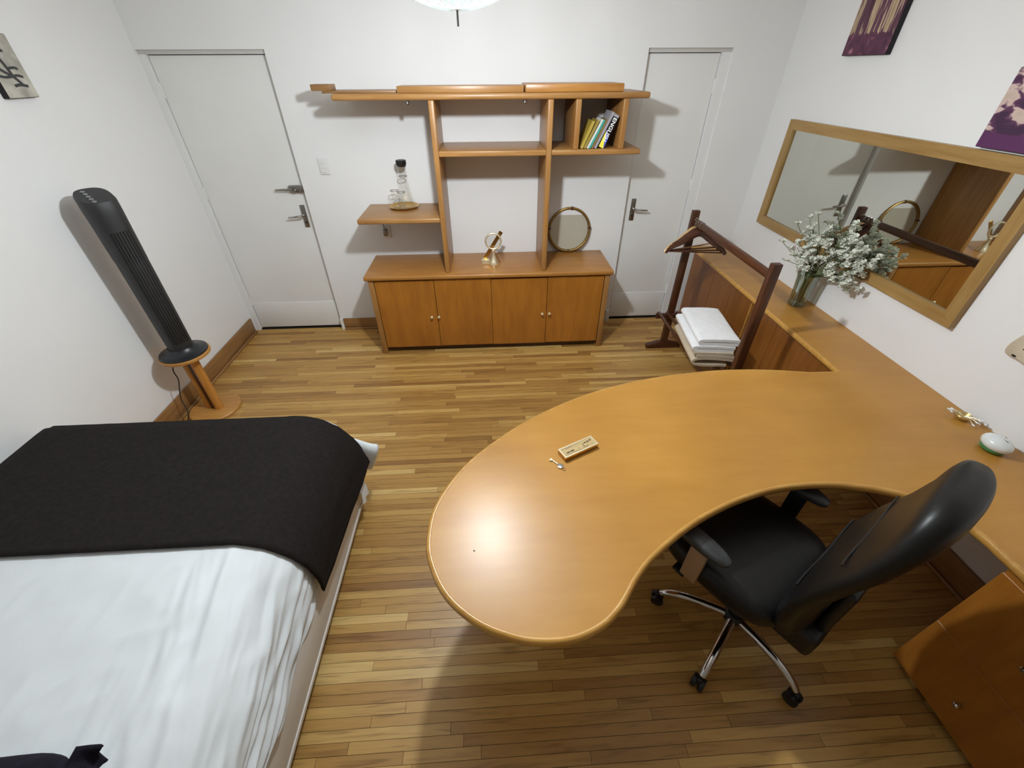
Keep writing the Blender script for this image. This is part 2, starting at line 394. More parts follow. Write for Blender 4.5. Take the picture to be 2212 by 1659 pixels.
    # white corner blocks at the door jamb foot
    t = thing('trim_1', 'small white block at the foot of the wall beside the wide door', 'trim', kind='structure')
    MB().box(-1.4385, -1.412, -0.026, 0.0, 0, 0.115, 0.003, 1).build('block', 'door_paint', t)
    t = thing('trim_2', 'small white block at the foot of the wall beside the narrow door', 'trim', kind='structure')
    MB().box(1.104, 1.1447, -0.022, 0.0, 0, 0.12, 0.003, 1).build('block', 'door_paint', t)
shell()

# desk outline (widest line of the rounded edge, metres in plan)
DESK = [(1.79, -1.966), (1.644, -1.924), (1.417, -1.887), (1.17, -1.878), (0.913, -1.905), (0.656, -1.961), (0.402, -2.055), (0.142, -2.205), (-0.048, -2.364), (-0.159, -2.493), (-0.238, -2.65), (-0.252, -2.79), (-0.229, -2.888), (-0.174, -2.986), (-0.086, -3.063), (0.01, -3.108), (0.098, -3.128), (0.192, -3.127), (0.276, -3.101), (0.336, -3.062), (0.38, -3.018), (0.424, -2.966), (0.485, -2.909), (0.575, -2.846), (0.675, -2.786), (0.779, -2.737), (0.884, -2.697), (1.009, -2.662), (1.137, -2.645), (1.254, -2.645), (1.352, -2.659), (1.467, -2.692), (1.56, -2.745), (1.62, -2.82)]
CFX = 1.795       # counter front edge
NFX = 1.632       # near counter front edge

# ------------------------------------------------------------------ floor planks
def floor():
    f = tag(MB().box(XL, XR, YF, 0.12, -0.06, -0.002).build('floor', 'dark_gap', flat=True), 'narrow oak strip floor with boards running across the room', 'floor', kind='structure')
    pitch, gap = 0.0378, 0.0013
    rnd = random.Random(21); planks = []
    y = 0.03; row = 0
    while y - pitch > YF:
        x = XL - rnd.uniform(0.0, 0.9)
        while x < XR:
            ln = rnd.choice((0.32, 0.45, 0.6, 0.75, 0.9, 1.1)) * rnd.uniform(0.85, 1.15)
            a, b = max(x, XL), min(x + ln, XR)
            if b - a > 0.03: planks.append((a, b, y - pitch, y))
            x += ln
        y -= pitch
    poly = DESK + [(2.157, -2.85), (2.157, -1.966)]
    def inside(px, py):
        c = False; n = len(poly)
        for i in range(n):
            (x1, y1), (x2, y2) = poly[i], poly[(i + 1) % n]
            if (y1 > py) != (y2 > py) and px < (x2 - x1) * (py - y1) / (y2 - y1) + x1: c = not c
        return c
    def score(pl):
        a, b, y0, y1 = pl; s = 0; k = 5
        for i in range(k):
            P = Vector((a + (b - a) * (i + 0.5) / k, (y0 + y1) / 2, 0)); q = project(P)
            if not q or not (0 < q[0] < 2212 and 0 < q[1] < 1659): continue
            if P.x < -0.78 and P.y < -2.0: continue
            if -0.95 < P.x < 0.95 and P.y > -0.45: continue
            if P.x > 1.83 and P.y > -1.95: continue
            if P.x > 1.62 and P.y < -2.99: continue
            t = (CAM.z - 0.71) / CAM.z; h = CAM + (P - CAM) * t
            if inside(h.x, h.y): continue
            t = (CAM.z - 0.6) / CAM.z; h = CAM + (P - CAM) * t
            if h.x < -0.85 and h.y < -2.05: continue
            s += 1
        return s / k * (b - a) * (y1 - y0) / (P - CAM).length ** 2 * abs((P - CAM).normalized().z)
    sc = sorted(((score(p), i) for i, p in enumerate(planks)), reverse=True)
    chosen = {i for v, i in sc[:300] if v > 0}
    unit = MB().box(-0.5, 0.5, -0.5, 0.5, -0.002, 0.0)
    first = unit.build('plank', 'plank_single', f, flat=True)
    rest = MB(); used = False
    for i, (a, b, y0, y1) in enumerate(planks):
        dz = random.uniform(-0.0004, 0.0004)
        if i in chosen:
            o = first if not used else copy_part(first, f)
            used = True
            o.location = ((a + b) / 2, (y0 + y1) / 2, dz); o.scale = (b - a - gap, y1 - y0 - gap, 1)
        else:
            rest.box(a + gap / 2, b - gap / 2, y0 + gap / 2, y1 - gap / 2, -0.002, dz)
    r = rest.build('remaining_planks', 'plank_rest', f, flat=True); r['kind'] = 'stuff'
floor()

# ------------------------------------------------------------------ worktop with kidney desk
def worktop():
    t = thing('kidney_desk', 'honey coloured wooden worktop along the wall that sweeps out into a kidney shaped desk', 'desk', (1.0, -2.4, 0))
    off = Vector((1.0, -2.4, 0))
    out = [Vector((CFX, -0.004, 0)), Vector((CFX, -0.9, 0)), Vector((CFX, -1.7, 0)), Vector((CFX, -1.93, 0))]
    d = catmull([(x, y, 0) for x, y in DESK[1:]], 4)
    path = out + d + [Vector((NFX, -2.9, 0)), Vector((NFX, -3.4, 0)), Vector((NFX, -4.1, 0))]
    # inset the slab a little so the rounded edge strip forms the outside
    n = len(path); ins = []
    for i, p in enumerate(path):
        tg = path[min(i + 1, n - 1)] - path[max(i - 1, 0)]; tg.normalize()
        nrm = Vector((-tg.y, tg.x, 0))
        ins.append(p + nrm * 0.012)
    # keep the inset on the material side (towards the slab)
    poly = [(p.x - off.x, p.y - off.y) for p in ins] + [(XR - 0.001 - off.x, -4.1 - off.y), (XR - 0.001 - off.x, -0.004 - off.y)]
    b = MB(); b.slab(poly, TOPZ - 0.034, TOPZ)
    b.build('worktop', 'desk_wood', t, sharp=30)
    e = MB(); e.tube([(p.x - off.x, p.y - off.y, TOPZ - 0.0150) for p in ins], 0.0125, 10, sq=1.36)
    e.build('edge_strip', 'desk_edge', t, sharp=60)
    for lx, ly in ((0.22, -2.42), (0.95, -2.12)):
        MB().lathe([(0.045, 0), (0.045, 0.006), (0.025, 0.012), (0.025, TOPZ - 0.036)], (lx - off.x, ly - off.y, 0), 18).build('leg', 'black_plastic', t)
worktop()

def counter_cabinets():
    lab = ['honey wood built-in cabinet under the counter, behind the clothes rack far post', 'honey wood built-in cabinet under the counter between the near rack post and the desk']
    spans = [(-1.045, -0.03), (-1.96, -1.05)]
    for i, (y0, y1) in enumerate(spans):
        c = thing('counter_cabinet', lab[i], 'cabinet', (1.98, (y0 + y1) / 2, 0), group='built-in counter cabinets')
        h = (y1 - y0) / 2
        MB().box(-0.135, 0.14, -h, h, 0.05, TOPZ - 0.036).build('body', 'counter_door_wood', c, flat=True)
        MB().box(-0.11, 0.14, -h, h, 0.0, 0.05).build('plinth', 'dark_wood_y', c, flat=True)
        m = (-0.451 - (y0 + y1) / 2) if i == 0 else 0.16
        for a, b in ((-h + 0.012, m - 0.0015), (m + 0.0015, h - 0.004)):
            MB().box(-0.152, -0.135, a, b, 0.055, TOPZ - 0.042, 0.002, 1).build('door', 'counter_door_wood', c)
        MB().box(-0.158, -0.135, -h, -h + 0.010, 0.05, TOPZ - 0.042, 0.001, 1).build('edge_post', 'desk_edge', c)
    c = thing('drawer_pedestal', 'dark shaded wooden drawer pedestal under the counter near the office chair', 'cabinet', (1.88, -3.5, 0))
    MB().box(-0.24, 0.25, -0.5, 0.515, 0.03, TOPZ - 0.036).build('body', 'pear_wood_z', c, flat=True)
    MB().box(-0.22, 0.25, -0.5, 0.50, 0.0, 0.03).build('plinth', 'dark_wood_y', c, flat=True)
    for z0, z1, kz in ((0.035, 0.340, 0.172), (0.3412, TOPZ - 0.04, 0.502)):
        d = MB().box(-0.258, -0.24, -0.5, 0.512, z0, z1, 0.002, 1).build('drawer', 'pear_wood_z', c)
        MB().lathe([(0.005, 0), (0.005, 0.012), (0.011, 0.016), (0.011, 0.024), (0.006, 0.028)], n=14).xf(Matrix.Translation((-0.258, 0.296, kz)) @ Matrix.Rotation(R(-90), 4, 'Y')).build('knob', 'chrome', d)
counter_cabinets()

# ------------------------------------------------------------------ sideboard and wall shelf
def sideboard():
    t = thing('sideboard', 'low honey wood sideboard with four doors against the white wall', 'sideboard', (0, 0, 0))
    MB().box(-0.988, 0.982, -0.4935, -0.002, 0.676, 0.711, 0.011, 3).build('top', 'pear_wood', t)
    MB().box(-0.945, 0.925, -0.448, -0.025, 0.055, 0.676).build('body', 'pear_wood_z', t, flat=True)
    for x in (-0.963, 0.919):
        for y in (-0.474, -0.075):
            MB().box(x, x + 0.042, y, y + 0.042, 0, 0.676, 0.004, 2).build('leg', 'shelf_wood_z', t)
    MB().box(-0.94, 0.92, -0.44, -0.40, 0.02, 0.055).build('plinth', 'dark_wood_x', t, flat=True)
    ed = [-0.918, -0.452, 0.002, 0.458, 0.915]
    kx = [-0.500, -0.440, 0.422, 0.482]
    for i in range(4):
        dz = (0.004, 0.008, 0.0, 0.006)[i]
        d = MB().box(ed[i] + 0.0018, ed[i + 1] - 0.0018, -0.472, -0.449, 0.058 + dz * 0.5, 0.660 + dz, 0.002, 1).build('door', 'pear_wood_z', t)
        MB().lathe([(0.0045, 0), (0.004, 0.01), (0.010, 0.015), (0.0135, 0.021), (0.008, 0.029), (0.001, 0.030)], n=14).xf(Matrix.Translation((kx[i], -0.472, 0.348)) @ Matrix.Rotation(R(90), 4, 'X')).build('knob', 'pale_brass', d)
    s = thing('wall_shelf', 'honey wood open shelf unit with tall uprights standing on the sideboard', 'shelf', (0, 0, 0.7115))
    Z = -0.7115; yf = -0.45
    for x in (-0.333, 0.424):
        MB().box(x - 0.0185, x + 0.0185, yf, -0.004, 0, 1.836 + Z, 0.006, 3).build('upright', 'shelf_wood_z', s)
    tb = MB().box(-0.94, 1.058, yf - 0.003, -0.004, 1.836 + Z, 1.871 + Z, 0.012, 3).build('top_board', 'shelf_wood', s)
    MB().box(-0.315, 0.406, yf, -0.004, 1.520 + Z, 1.554 + Z, 0.006, 3).build('middle_board', 'shelf_wood', s)
    MB().box(0.4425, 1.050, yf, -0.004, 1.520 + Z, 1.554 + Z, 0.008, 3).build('middle_board', 'shelf_wood', s)
    MB().box(-0.95, -0.351, yf, -0.004, 1.092 + Z, 1.127 + Z, 0.009, 3).build('side_board', 'shelf_wood', s)
    for x in (0.604, 0.911):
        MB().box(x - 0.018, x + 0.018, yf, -0.004, 1.554 + Z, 1.836 + Z, 0.005, 3).build('divider', 'shelf_wood_z', s)
    for x in (-0.485, 0.262):
        h = MB().cyl((x, -0.40, 1.838 + Z), (x, -0.40, 1.822 + Z), 0.012, n=14); h.ball((x, -0.40, 1.818 + Z), 0.011, 12, 6)
        h.build('spot_light', 'steel', s)
    # loose boards lying on top
    t = 1.8715
    o = tag(MB().box(-0.40, 0.40, -0.11, 0.11, 0, 0.036, 0.003, 2).build('loose_board', 'shelf_wood', loc=(-0.07, -0.30, t)), 'thick wooden board lying on the shelf unit top, left of the reddish board', 'board', 'loose boards on the shelf unit')
    o = tag(MB().box(-0.312, 0.312, -0.17, 0.17, 0, 0.044, 0.006, 2).build('loose_board', 'pear_wood', loc=(0.573, -0.27, t + 0.0)), 'reddish wooden board lying on the shelf unit top above the book cubby', 'board', 'loose boards on the shelf unit')
    bpy.data.objects['loose_board'].scale.x = 0.99
    bpy.data.objects['loose_board'].location = (-0.144, -0.30, t)
    bpy.data.objects['loose_board'].scale.x = 0.99
    p = thing('shelf_offcut', 'thin wooden offcut with a raised end block on the shelf unit top', 'board', (-0.70, -0.22, t))
    MB().box(-0.31, 0.15, -0.16, 0.12, 0, 0.012, 0.003, 2).build('sheet', 'oak_trim', p)
    MB().box(-0.385, -0.262, -0.12, 0.0, 0.012, 0.046, 0.003, 2).build('end_block', 'oak_trim', p)
    tag(MB().tube(catmull([(-0.04, 0, 0.007), (-0.02, -0.005, 0.012), (0.0, 0.0, 0.009), (0.02, 0.005, 0.011), (0.036, 0.0, 0.021)], 5), [0.007] * 20 + [0.006], 8, sq=0.7).build('strap', 'black_plastic', loc=(-0.515, -0.30, t + 0.012)), 'small black strap lying beside the thin panel on the shelf unit', 'strap')
sideboard()

# ------------------------------------------------------------------ wall fittings
def fittings():
    s = thing('light_switch', 'white triple light switch plate on the wall beside the wide door', 'switch', (-1.238, -0.001, 1.405))
    MB().box(-0.036, 0.036, -0.008, 0, -0.058, 0.058, 0.003, 2).build('plate', 'white_plastic', s)
    for z in (-0.032, 0.0, 0.032):
        MB().box(-0.018, 0.018, -0.012, -0.008, z - 0.013, z + 0.013, 0.002, 1).build('rocker', 'white_plastic', s)
    s = thing('wall_socket', 'small white wall socket with a grey plug below the side shelf', 'socket', (-0.862, -0.001, 0.905))
    MB().box(-0.04, 0.04, -0.007, 0, -0.05, 0.05, 0.003, 2).build('plate', 'white_plastic', s)
    pl = MB().box(-0.019, 0.013, -0.034, -0.007, -0.03, 0.03, 0.008, 3)
    pl.tube(catmull([(-0.003, -0.026, 0.02), (-0.004, -0.03, 0.055), (-0.012, -0.018, 0.11), (-0.014, -0.012, 0.184)], 5), 0.0045, 8)
    pl.build('plug', 'steel', s)
fittings()

# ------------------------------------------------------------------ things on the shelf unit and sideboard
def shelf_things():
    z = 1.1275
    t = thing('round_tray', 'small round gold tray under the carafe on the side shelf', 'tray', (-0.655, -0.128, z))
    MB().lathe([(0.085, 0), (0.1, 0.002), (0.116, 0.014), (0.113, 0.016), (0.098, 0.006), (0.002, 0.006)], n=36).build('dish', 'brass', t)
    c = thing('water_carafe', 'clear glass water carafe with a black stopper on the round tray', 'carafe', (-0.635, -0.105, z + 0.0065))
    prof = [(0.056, 0), (0.061, 0.006), (0.060, 0.03), (0.045, 0.10), (0.032, 0.17), (0.0285, 0.215), (0.033, 0.265), (0.036, 0.29)]
    inner = [(r - 0.003, zz) for r, zz in reversed(prof)]; inner[-1] = (0.05, 0.008)
    MB().lathe(prof, n=28, cap=False).build('bottle', 'clear_glass', c)
    MB().lathe([(0.032, 0.278), (0.037, 0.291), (0.039, 0.296), (0.038, 0.318), (0.034, 0.321)], n=20).build('stopper', 'black_plastic', c)
    MB().tube([(0.031 * math.cos(a), 0.031 * math.sin(a), 0.212) for a in (2 * math.pi * k / 20 for k in range(20))], 0.0025, 6, True).build('neck_ring', 'steel', c)
    for k, (x, y, lab) in enumerate(((-0.712, -0.132, 'clear drinking glass on the round tray, further from the upright'), (-0.652, -0.188, 'clear drinking glass on the round tray in front of the carafe'))):
        g = thing('drinking_glass', lab, 'glass', (x, y, z + 0.0065), group='glasses on the round tray')
        MB().lathe([(0.001, 0.004), (0.024, 0.004), (0.026, 0.008), (0.031, 0.118)], n=24, cap=False).build('cup', 'clear_glass', g)
        MB().tube([(0.030 * math.cos(a), 0.030 * math.sin(a), 0.118) for a in (2 * math.pi * q / 20 for q in range(20))], 0.0022, 6, True).build('rim', 'steel', g)
    # round beige tray leaning on the wall, not a mirror
    m = thing('serving_tray', 'large round beige tray with a brass rim leaning on the wall behind the sideboard end', 'tray', (0.683, -0.048, 0.7115))
    M = Matrix.Rotation(R(-8), 4, 'X')
    cz = 0.184; rr = 0.172
    MB().lathe([(rr - 0.004, 0), (rr - 0.004, 0.006)], n=48).xf(M @ Matrix.Translation((0, 0.012, cz)) @ Matrix.Rotation(R(90), 4, 'X')).build('tray_face', 'tray_beige', m)
    rim = MB(); rim.tube([(rr * math.cos(a), 0, cz + rr * math.sin(a)) for a in (2 * math.pi * k / 48 for k in range(48))], 0.0115, 10, True).xf(M).build('rim', 'antique_brass', m)
    for a in (5, 85, 180, 275):
        MB().box(-0.008, 0.008, -0.014, 0.014, rr - 0.013, rr + 0.014, 0.003, 2).xf(M @ Matrix.Translation((0, 0, cz)) @ Matrix.Rotation(R(a), 4, 'Y')).build('clip', 'dark_wood', m)
    # magnifier ornament
    g = thing('magnifier_ornament', 'small brass ornament with a round lens and a slanted bar on the sideboard', 'ornament', (0.031, -0.275, 0.7115))
    MB().lathe([(0.040, 0), (0.040, 0.006), (0.031, 0.026), (0.018, 0.060), (0.013, 0.090), (0.016, 0.112), (0.006, 0.122)], n=22).build('cone_stand', 'pale_brass', g)
    MB().tube([(0.061 * math.cos(a), -0.004, 0.186 + 0.061 * math.sin(a)) for a in (2 * math.pi * k / 36 for k in range(36))], 0.0075, 8, True).build('lens_ring', 'pale_brass', g)
    MB().lathe([(0.058, -0.0015), (0.058, 0.0015)], n=32).xf(Matrix.Translation((0, -0.004, 0.186)) @ Matrix.Rotation(R(90), 4, 'X')).build('lens', 'clear_glass', g)
    MB().box(-0.098, -0.036, -0.012, 0.03, 0, 0.036, 0.003, 2).build('foot_block', 'pale_brass', g)
    MB().box(-0.015, 0.015, -0.004, 0.004, 0, 0.262, 0.002, 1).xf(Matrix.Translation((-0.076, 0.026, 0.03)) @ Matrix.Rotation(R(33), 4, 'Y') ).build('slanted_bar', 'brass', g)
    MB().tube([(0.012, 0.0, 0.09), (0.030, 0.008, 0.05), (0.052, 0.016, 0.004)], 0.005, 8).build('strut', 'brass', g)
    # books
    specs = [(0.655, 0.018, 0.170, 0.17, 24, 'book_olive', 'olive yellow book leaning at the outer end of the book row'),
             (0.676, 0.016, 0.178, 0.16, 26, 'book_gold', 'dull gold book between the olive one and the white one'),
             (0.694, 0.012, 0.186, 0.15, 27, 'book_white', 'thin white book next to the teal spine'),
             (0.709, 0.013, 0.182, 0.15, 27, 'book_teal', 'thin teal book in the middle of the leaning book row'),
             (0.726, 0.013, 0.184, 0.16, 27, 'book_brown', 'brown book between the teal one and the tall grey one'),
             (0.748, 0.016, 0.228, 0.17, 26, 'book_grey', 'tall grey book that sticks out above the other books'),
             (0.797, 0.036, 0.205, 0.16, 24, 'book_black', 'thick black and blue book lettered ENGLISH with a yellow corner')]
    for x, th, h, dp, an, mt, lab in specs:
        b = thing('book', lab, 'book', (x, -0.425, 1.5545), group='books in the cubby'); b.rotation_euler = (0, R(an), 0)
        k = 0.0016
        cv = MB(); cv.box(-th, 0, 0, k, 0, h); cv.box(-th, -th + k, k, dp, 0, h); cv.box(-k, 0, k, dp, 0, h)
        cv.build('cover', mt, b, flat=True)
        MB().box(-th + k, -k, k, dp - 0.004, 0.003, h - 0.003).build('pages', 'page_cream', b, flat=True)
        if mt == 'book_black':
            MB().quad([(-th, -0.0006, 0.0), (0, -0.0006, 0.0), (0, -0.0006, h * 0.30), (-th, -0.0006, h * 0.52)]).build('blue_band', 'book_blue', b, flat=True)
            MB().quad([(-th, -0.0010, 0.0), (-0.002, -0.0010, 0.0), (-th, -0.0010, h * 0.50)][:3]).build('yellow_corner', 'book_yellow', b, flat=True)
            MB().box(-th, 0, -0.0008, 0, h - 0.016, h).build('grey_head', 'book_grey', b, flat=True)
            fc = bpy.data.curves.new('lettering', 'FONT'); fc.body = 'ENGLISH'; fc.size = 0.037; fc.extrude = 0.0003; fc.offset = 0.0006
            fc.align_x = 'LEFT'; fc.align_y = 'CENTER'
            tmp = bpy.data.objects.new('tmp', fc); COL.objects.link(tmp)
            me = bpy.data.meshes.new_from_object(tmp.evaluated_get(bpy.context.evaluated_depsgraph_get()))
            bpy.data.objects.remove(tmp, do_unlink=True); bpy.data.curves.remove(fc)
            me.materials.clear(); me.materials.append(MATS['ink_white'])
            fo = bpy.data.objects.new('lettering', me); COL.objects.link(fo); fo.parent = b
            # reads downwards along the spine: text x -> -z, text y -> +x
            fo.matrix_local = Matrix(((0, 1, 0, -th / 2), (0, 0, -1, -0.0016), (-1, 0, 0, h - 0.02), (0, 0, 0, 1)))
            fo.scale = (1.0, 0.92, 1)
shelf_things()

# ------------------------------------------------------------------ clothes rack, hangers, towels
RX, RY0, RY1, RH = 1.512, -0.515, -1.555, 1.165
def rack():
    t = thing('clothes_rack', 'dark wooden clothes rack with a top rail standing beside the counter', 'rack', (RX, (RY0 + RY1) / 2, 0))
    yc = (RY0 + RY1) / 2
    for y in (RY0, RY1):
        MB().box(-0.026, 0.026, y - yc - 0.019, y - yc + 0.019, 0.03, RH, 0.004, 2).build('post', 'dark_wood', t)
        MB().prism([(-0.15, 0), (0.15, 0), (0.15, 0.03), (0.05, 0.062), (-0.05, 0.062), (-0.15, 0.03)], -0.022, 0.022, 0.003, 2).xf(Matrix.Translation((0, y - yc, 0)) @ Matrix.Rotation(R(90), 4, 'X')).build('foot', 'dark_wood_x', t)
        MB().box(-0.135, 0.135, y - yc - 0.015 + (0.034 if y < yc else -0.034), y - yc + 0.015 + (0.034 if y < yc else -0.034), 0.31, 0.35, 0.004, 2).build('cross_bar', 'dark_wood_x', t)
    MB().box(-0.014, 0.014, RY1 - yc + 0.019, RY0 - yc - 0.019, RH - 0.095, RH - 0.05, 0.008, 3).build('top_rail', 'dark_wood_y', t)
    for x in (-0.115, -0.04, 0.04, 0.115):
        MB().box(x - 0.013, x + 0.013, RY1 - yc + 0.02, RY0 - yc - 0.02, 0.35, 0.364, 0.004, 2).build('shelf_slat', 'dark_wood_y', t)
rack()
def hangers():
    rail_top = RH - 0.05
    spec = [(-0.552, 19, 'light_wood', 'pale wooden clothes hanger hanging nearest the rack far post', 0.232),
            (-0.595, 6, 'dark_wood_x', 'dark brown wooden hanger next to the pale one', 0.215),
            (-0.630, -2, 'dark_wood_x', 'middle one of the three dark brown hangers', 0.212),
            (-0.662, -9, 'dark_wood_x', 'dark brown hanger closest to the towels', 0.212)]
    for y, rz, mt, lab, hw in spec:
        h = thing('clothes_hanger', lab, 'hanger', (RX, y, rail_top + 0.001), R(rz), 'hangers on the rack rail')
        zs = -0.078
        pts = [(-hw, 0.0, zs - 0.138), (-hw * 0.86, 0, zs - 0.102), (-hw * 0.55, 0, zs - 0.066), (-0.05, 0, zs - 0.016), (0, 0, zs + 0.006), (0.05, 0, zs - 0.016), (hw * 0.55, 0, zs - 0.066), (hw * 0.86, 0, zs - 0.102), (hw, 0, zs - 0.138)]
        pp = catmull(pts, 4)
        MB().tube(pp, [0.010 + 0.007 * (1 - abs(p.x) / hw) for p in pp], 8, sq=1.3).build('shoulders', mt, h)
        MB().cyl((-hw * 0.96, 0, zs - 0.128), (hw * 0.96, 0, zs - 0.128), 0.0055, n=8).build('bar', mt, h)
        hk = [(0, 0, zs + 0.008), (0, 0, zs + 0.024), (-0.008, 0, zs + 0.032), (-0.018, 0, zs + 0.047), (-0.018, 0, zs + 0.063), (-0.010, 0, zs + 0.078), (0.004, 0, zs + 0.081), (0.015, 0, zs + 0.075), (0.020, 0, zs + 0.060)]
        MB().tube(catmull(hk, 3), 0.0022, 6).build('hook', 'chrome', h)
hangers()
def towels():
    def ribbon(path, th, y0, y1, name, mat, parent):
        P = catmull([(x, z, 0) for x, z in path], 5); n = len(P); a = []; b = []
        for i, p in enumerate(P):
            tg = P[min(i + 1, n - 1)] - P[max(i - 1, 0)]; tg.normalize(); nr = Vector((-tg.y, tg.x, 0))
            a.append(p + nr * th / 2); b.append(p - nr * th / 2)
        ring = a + list(reversed(b)); rings = []
        K = 8
        for k in range(K + 1):
            y = y0 + (y1 - y0) * k / K
            rings.append([(q.x + 0.003 * noise.noise(Vector((q.x * 9, y * 8, 3))), y, q.y + 0.002 * noise.noise(Vector((q.x * 12, y * 9, 1)))) for q in ring])
        return MB().loft(rings).build(name, mat, parent, sharp=60)
    base = 0.365; cx, cy, rz = 1.507, -1.11, R(-7.5)
    def tw(label, cat_z, mat, path, th, l0, l1, dx=0.0, dr=0.0):
        t = thing('folded_towel', label, 'towel', (cx + dx, cy, cat_z), rz + dr, 'towels stacked on the rack')
        ribbon(path, th, l0, l1, 'towel_cloth', mat, t)
        return t
    tw('thick beige folded towel at the bottom of the towel stack', base, 'towel_beige',
       [(0.10, 0.010), (0.05, 0.012), (0.0, 0.008), (-0.08, 0.010), (-0.122, 0.022), (-0.122, 0.046), (-0.08, 0.060), (0.0, 0.062), (0.09, 0.058), (0.128, 0.052), (0.138, 0.062), (0.128, 0.073), (0.06, 0.079), (-0.06, 0.080), (-0.11, 0.078)], 0.0165, -0.245, 0.235)
    tw('thin beige folded towel right under the white towels', base + 0.089, 'towel_beige',
       [(0.132, 0.009), (0.06, 0.010), (-0.06, 0.010), (-0.125, 0.010)], 0.017, -0.24, 0.238, -0.008)
    tw('white folded towel second from the top of the stack', base + 0.107, 'towel_white',
       [(0.125, 0.010), (0.03, 0.011), (-0.08, 0.011), (-0.128, 0.014), (-0.137, 0.022), (-0.128, 0.032), (-0.07, 0.036), (0.03, 0.036), (0.13, 0.033)], 0.0185, -0.232, 0.23, -0.004)
    tw('white folded towel on top of the towel stack', base + 0.153, 'towel_white',
       [(0.128, 0.012), (0.03, 0.011), (-0.07, 0.011), (-0.112, 0.013), (-0.122, 0.023), (-0.112, 0.034), (-0.06, 0.038), (0.04, 0.040), (0.118, 0.036), (0.134, 0.028)], 0.020, -0.228, 0.236, 0.012)
towels()

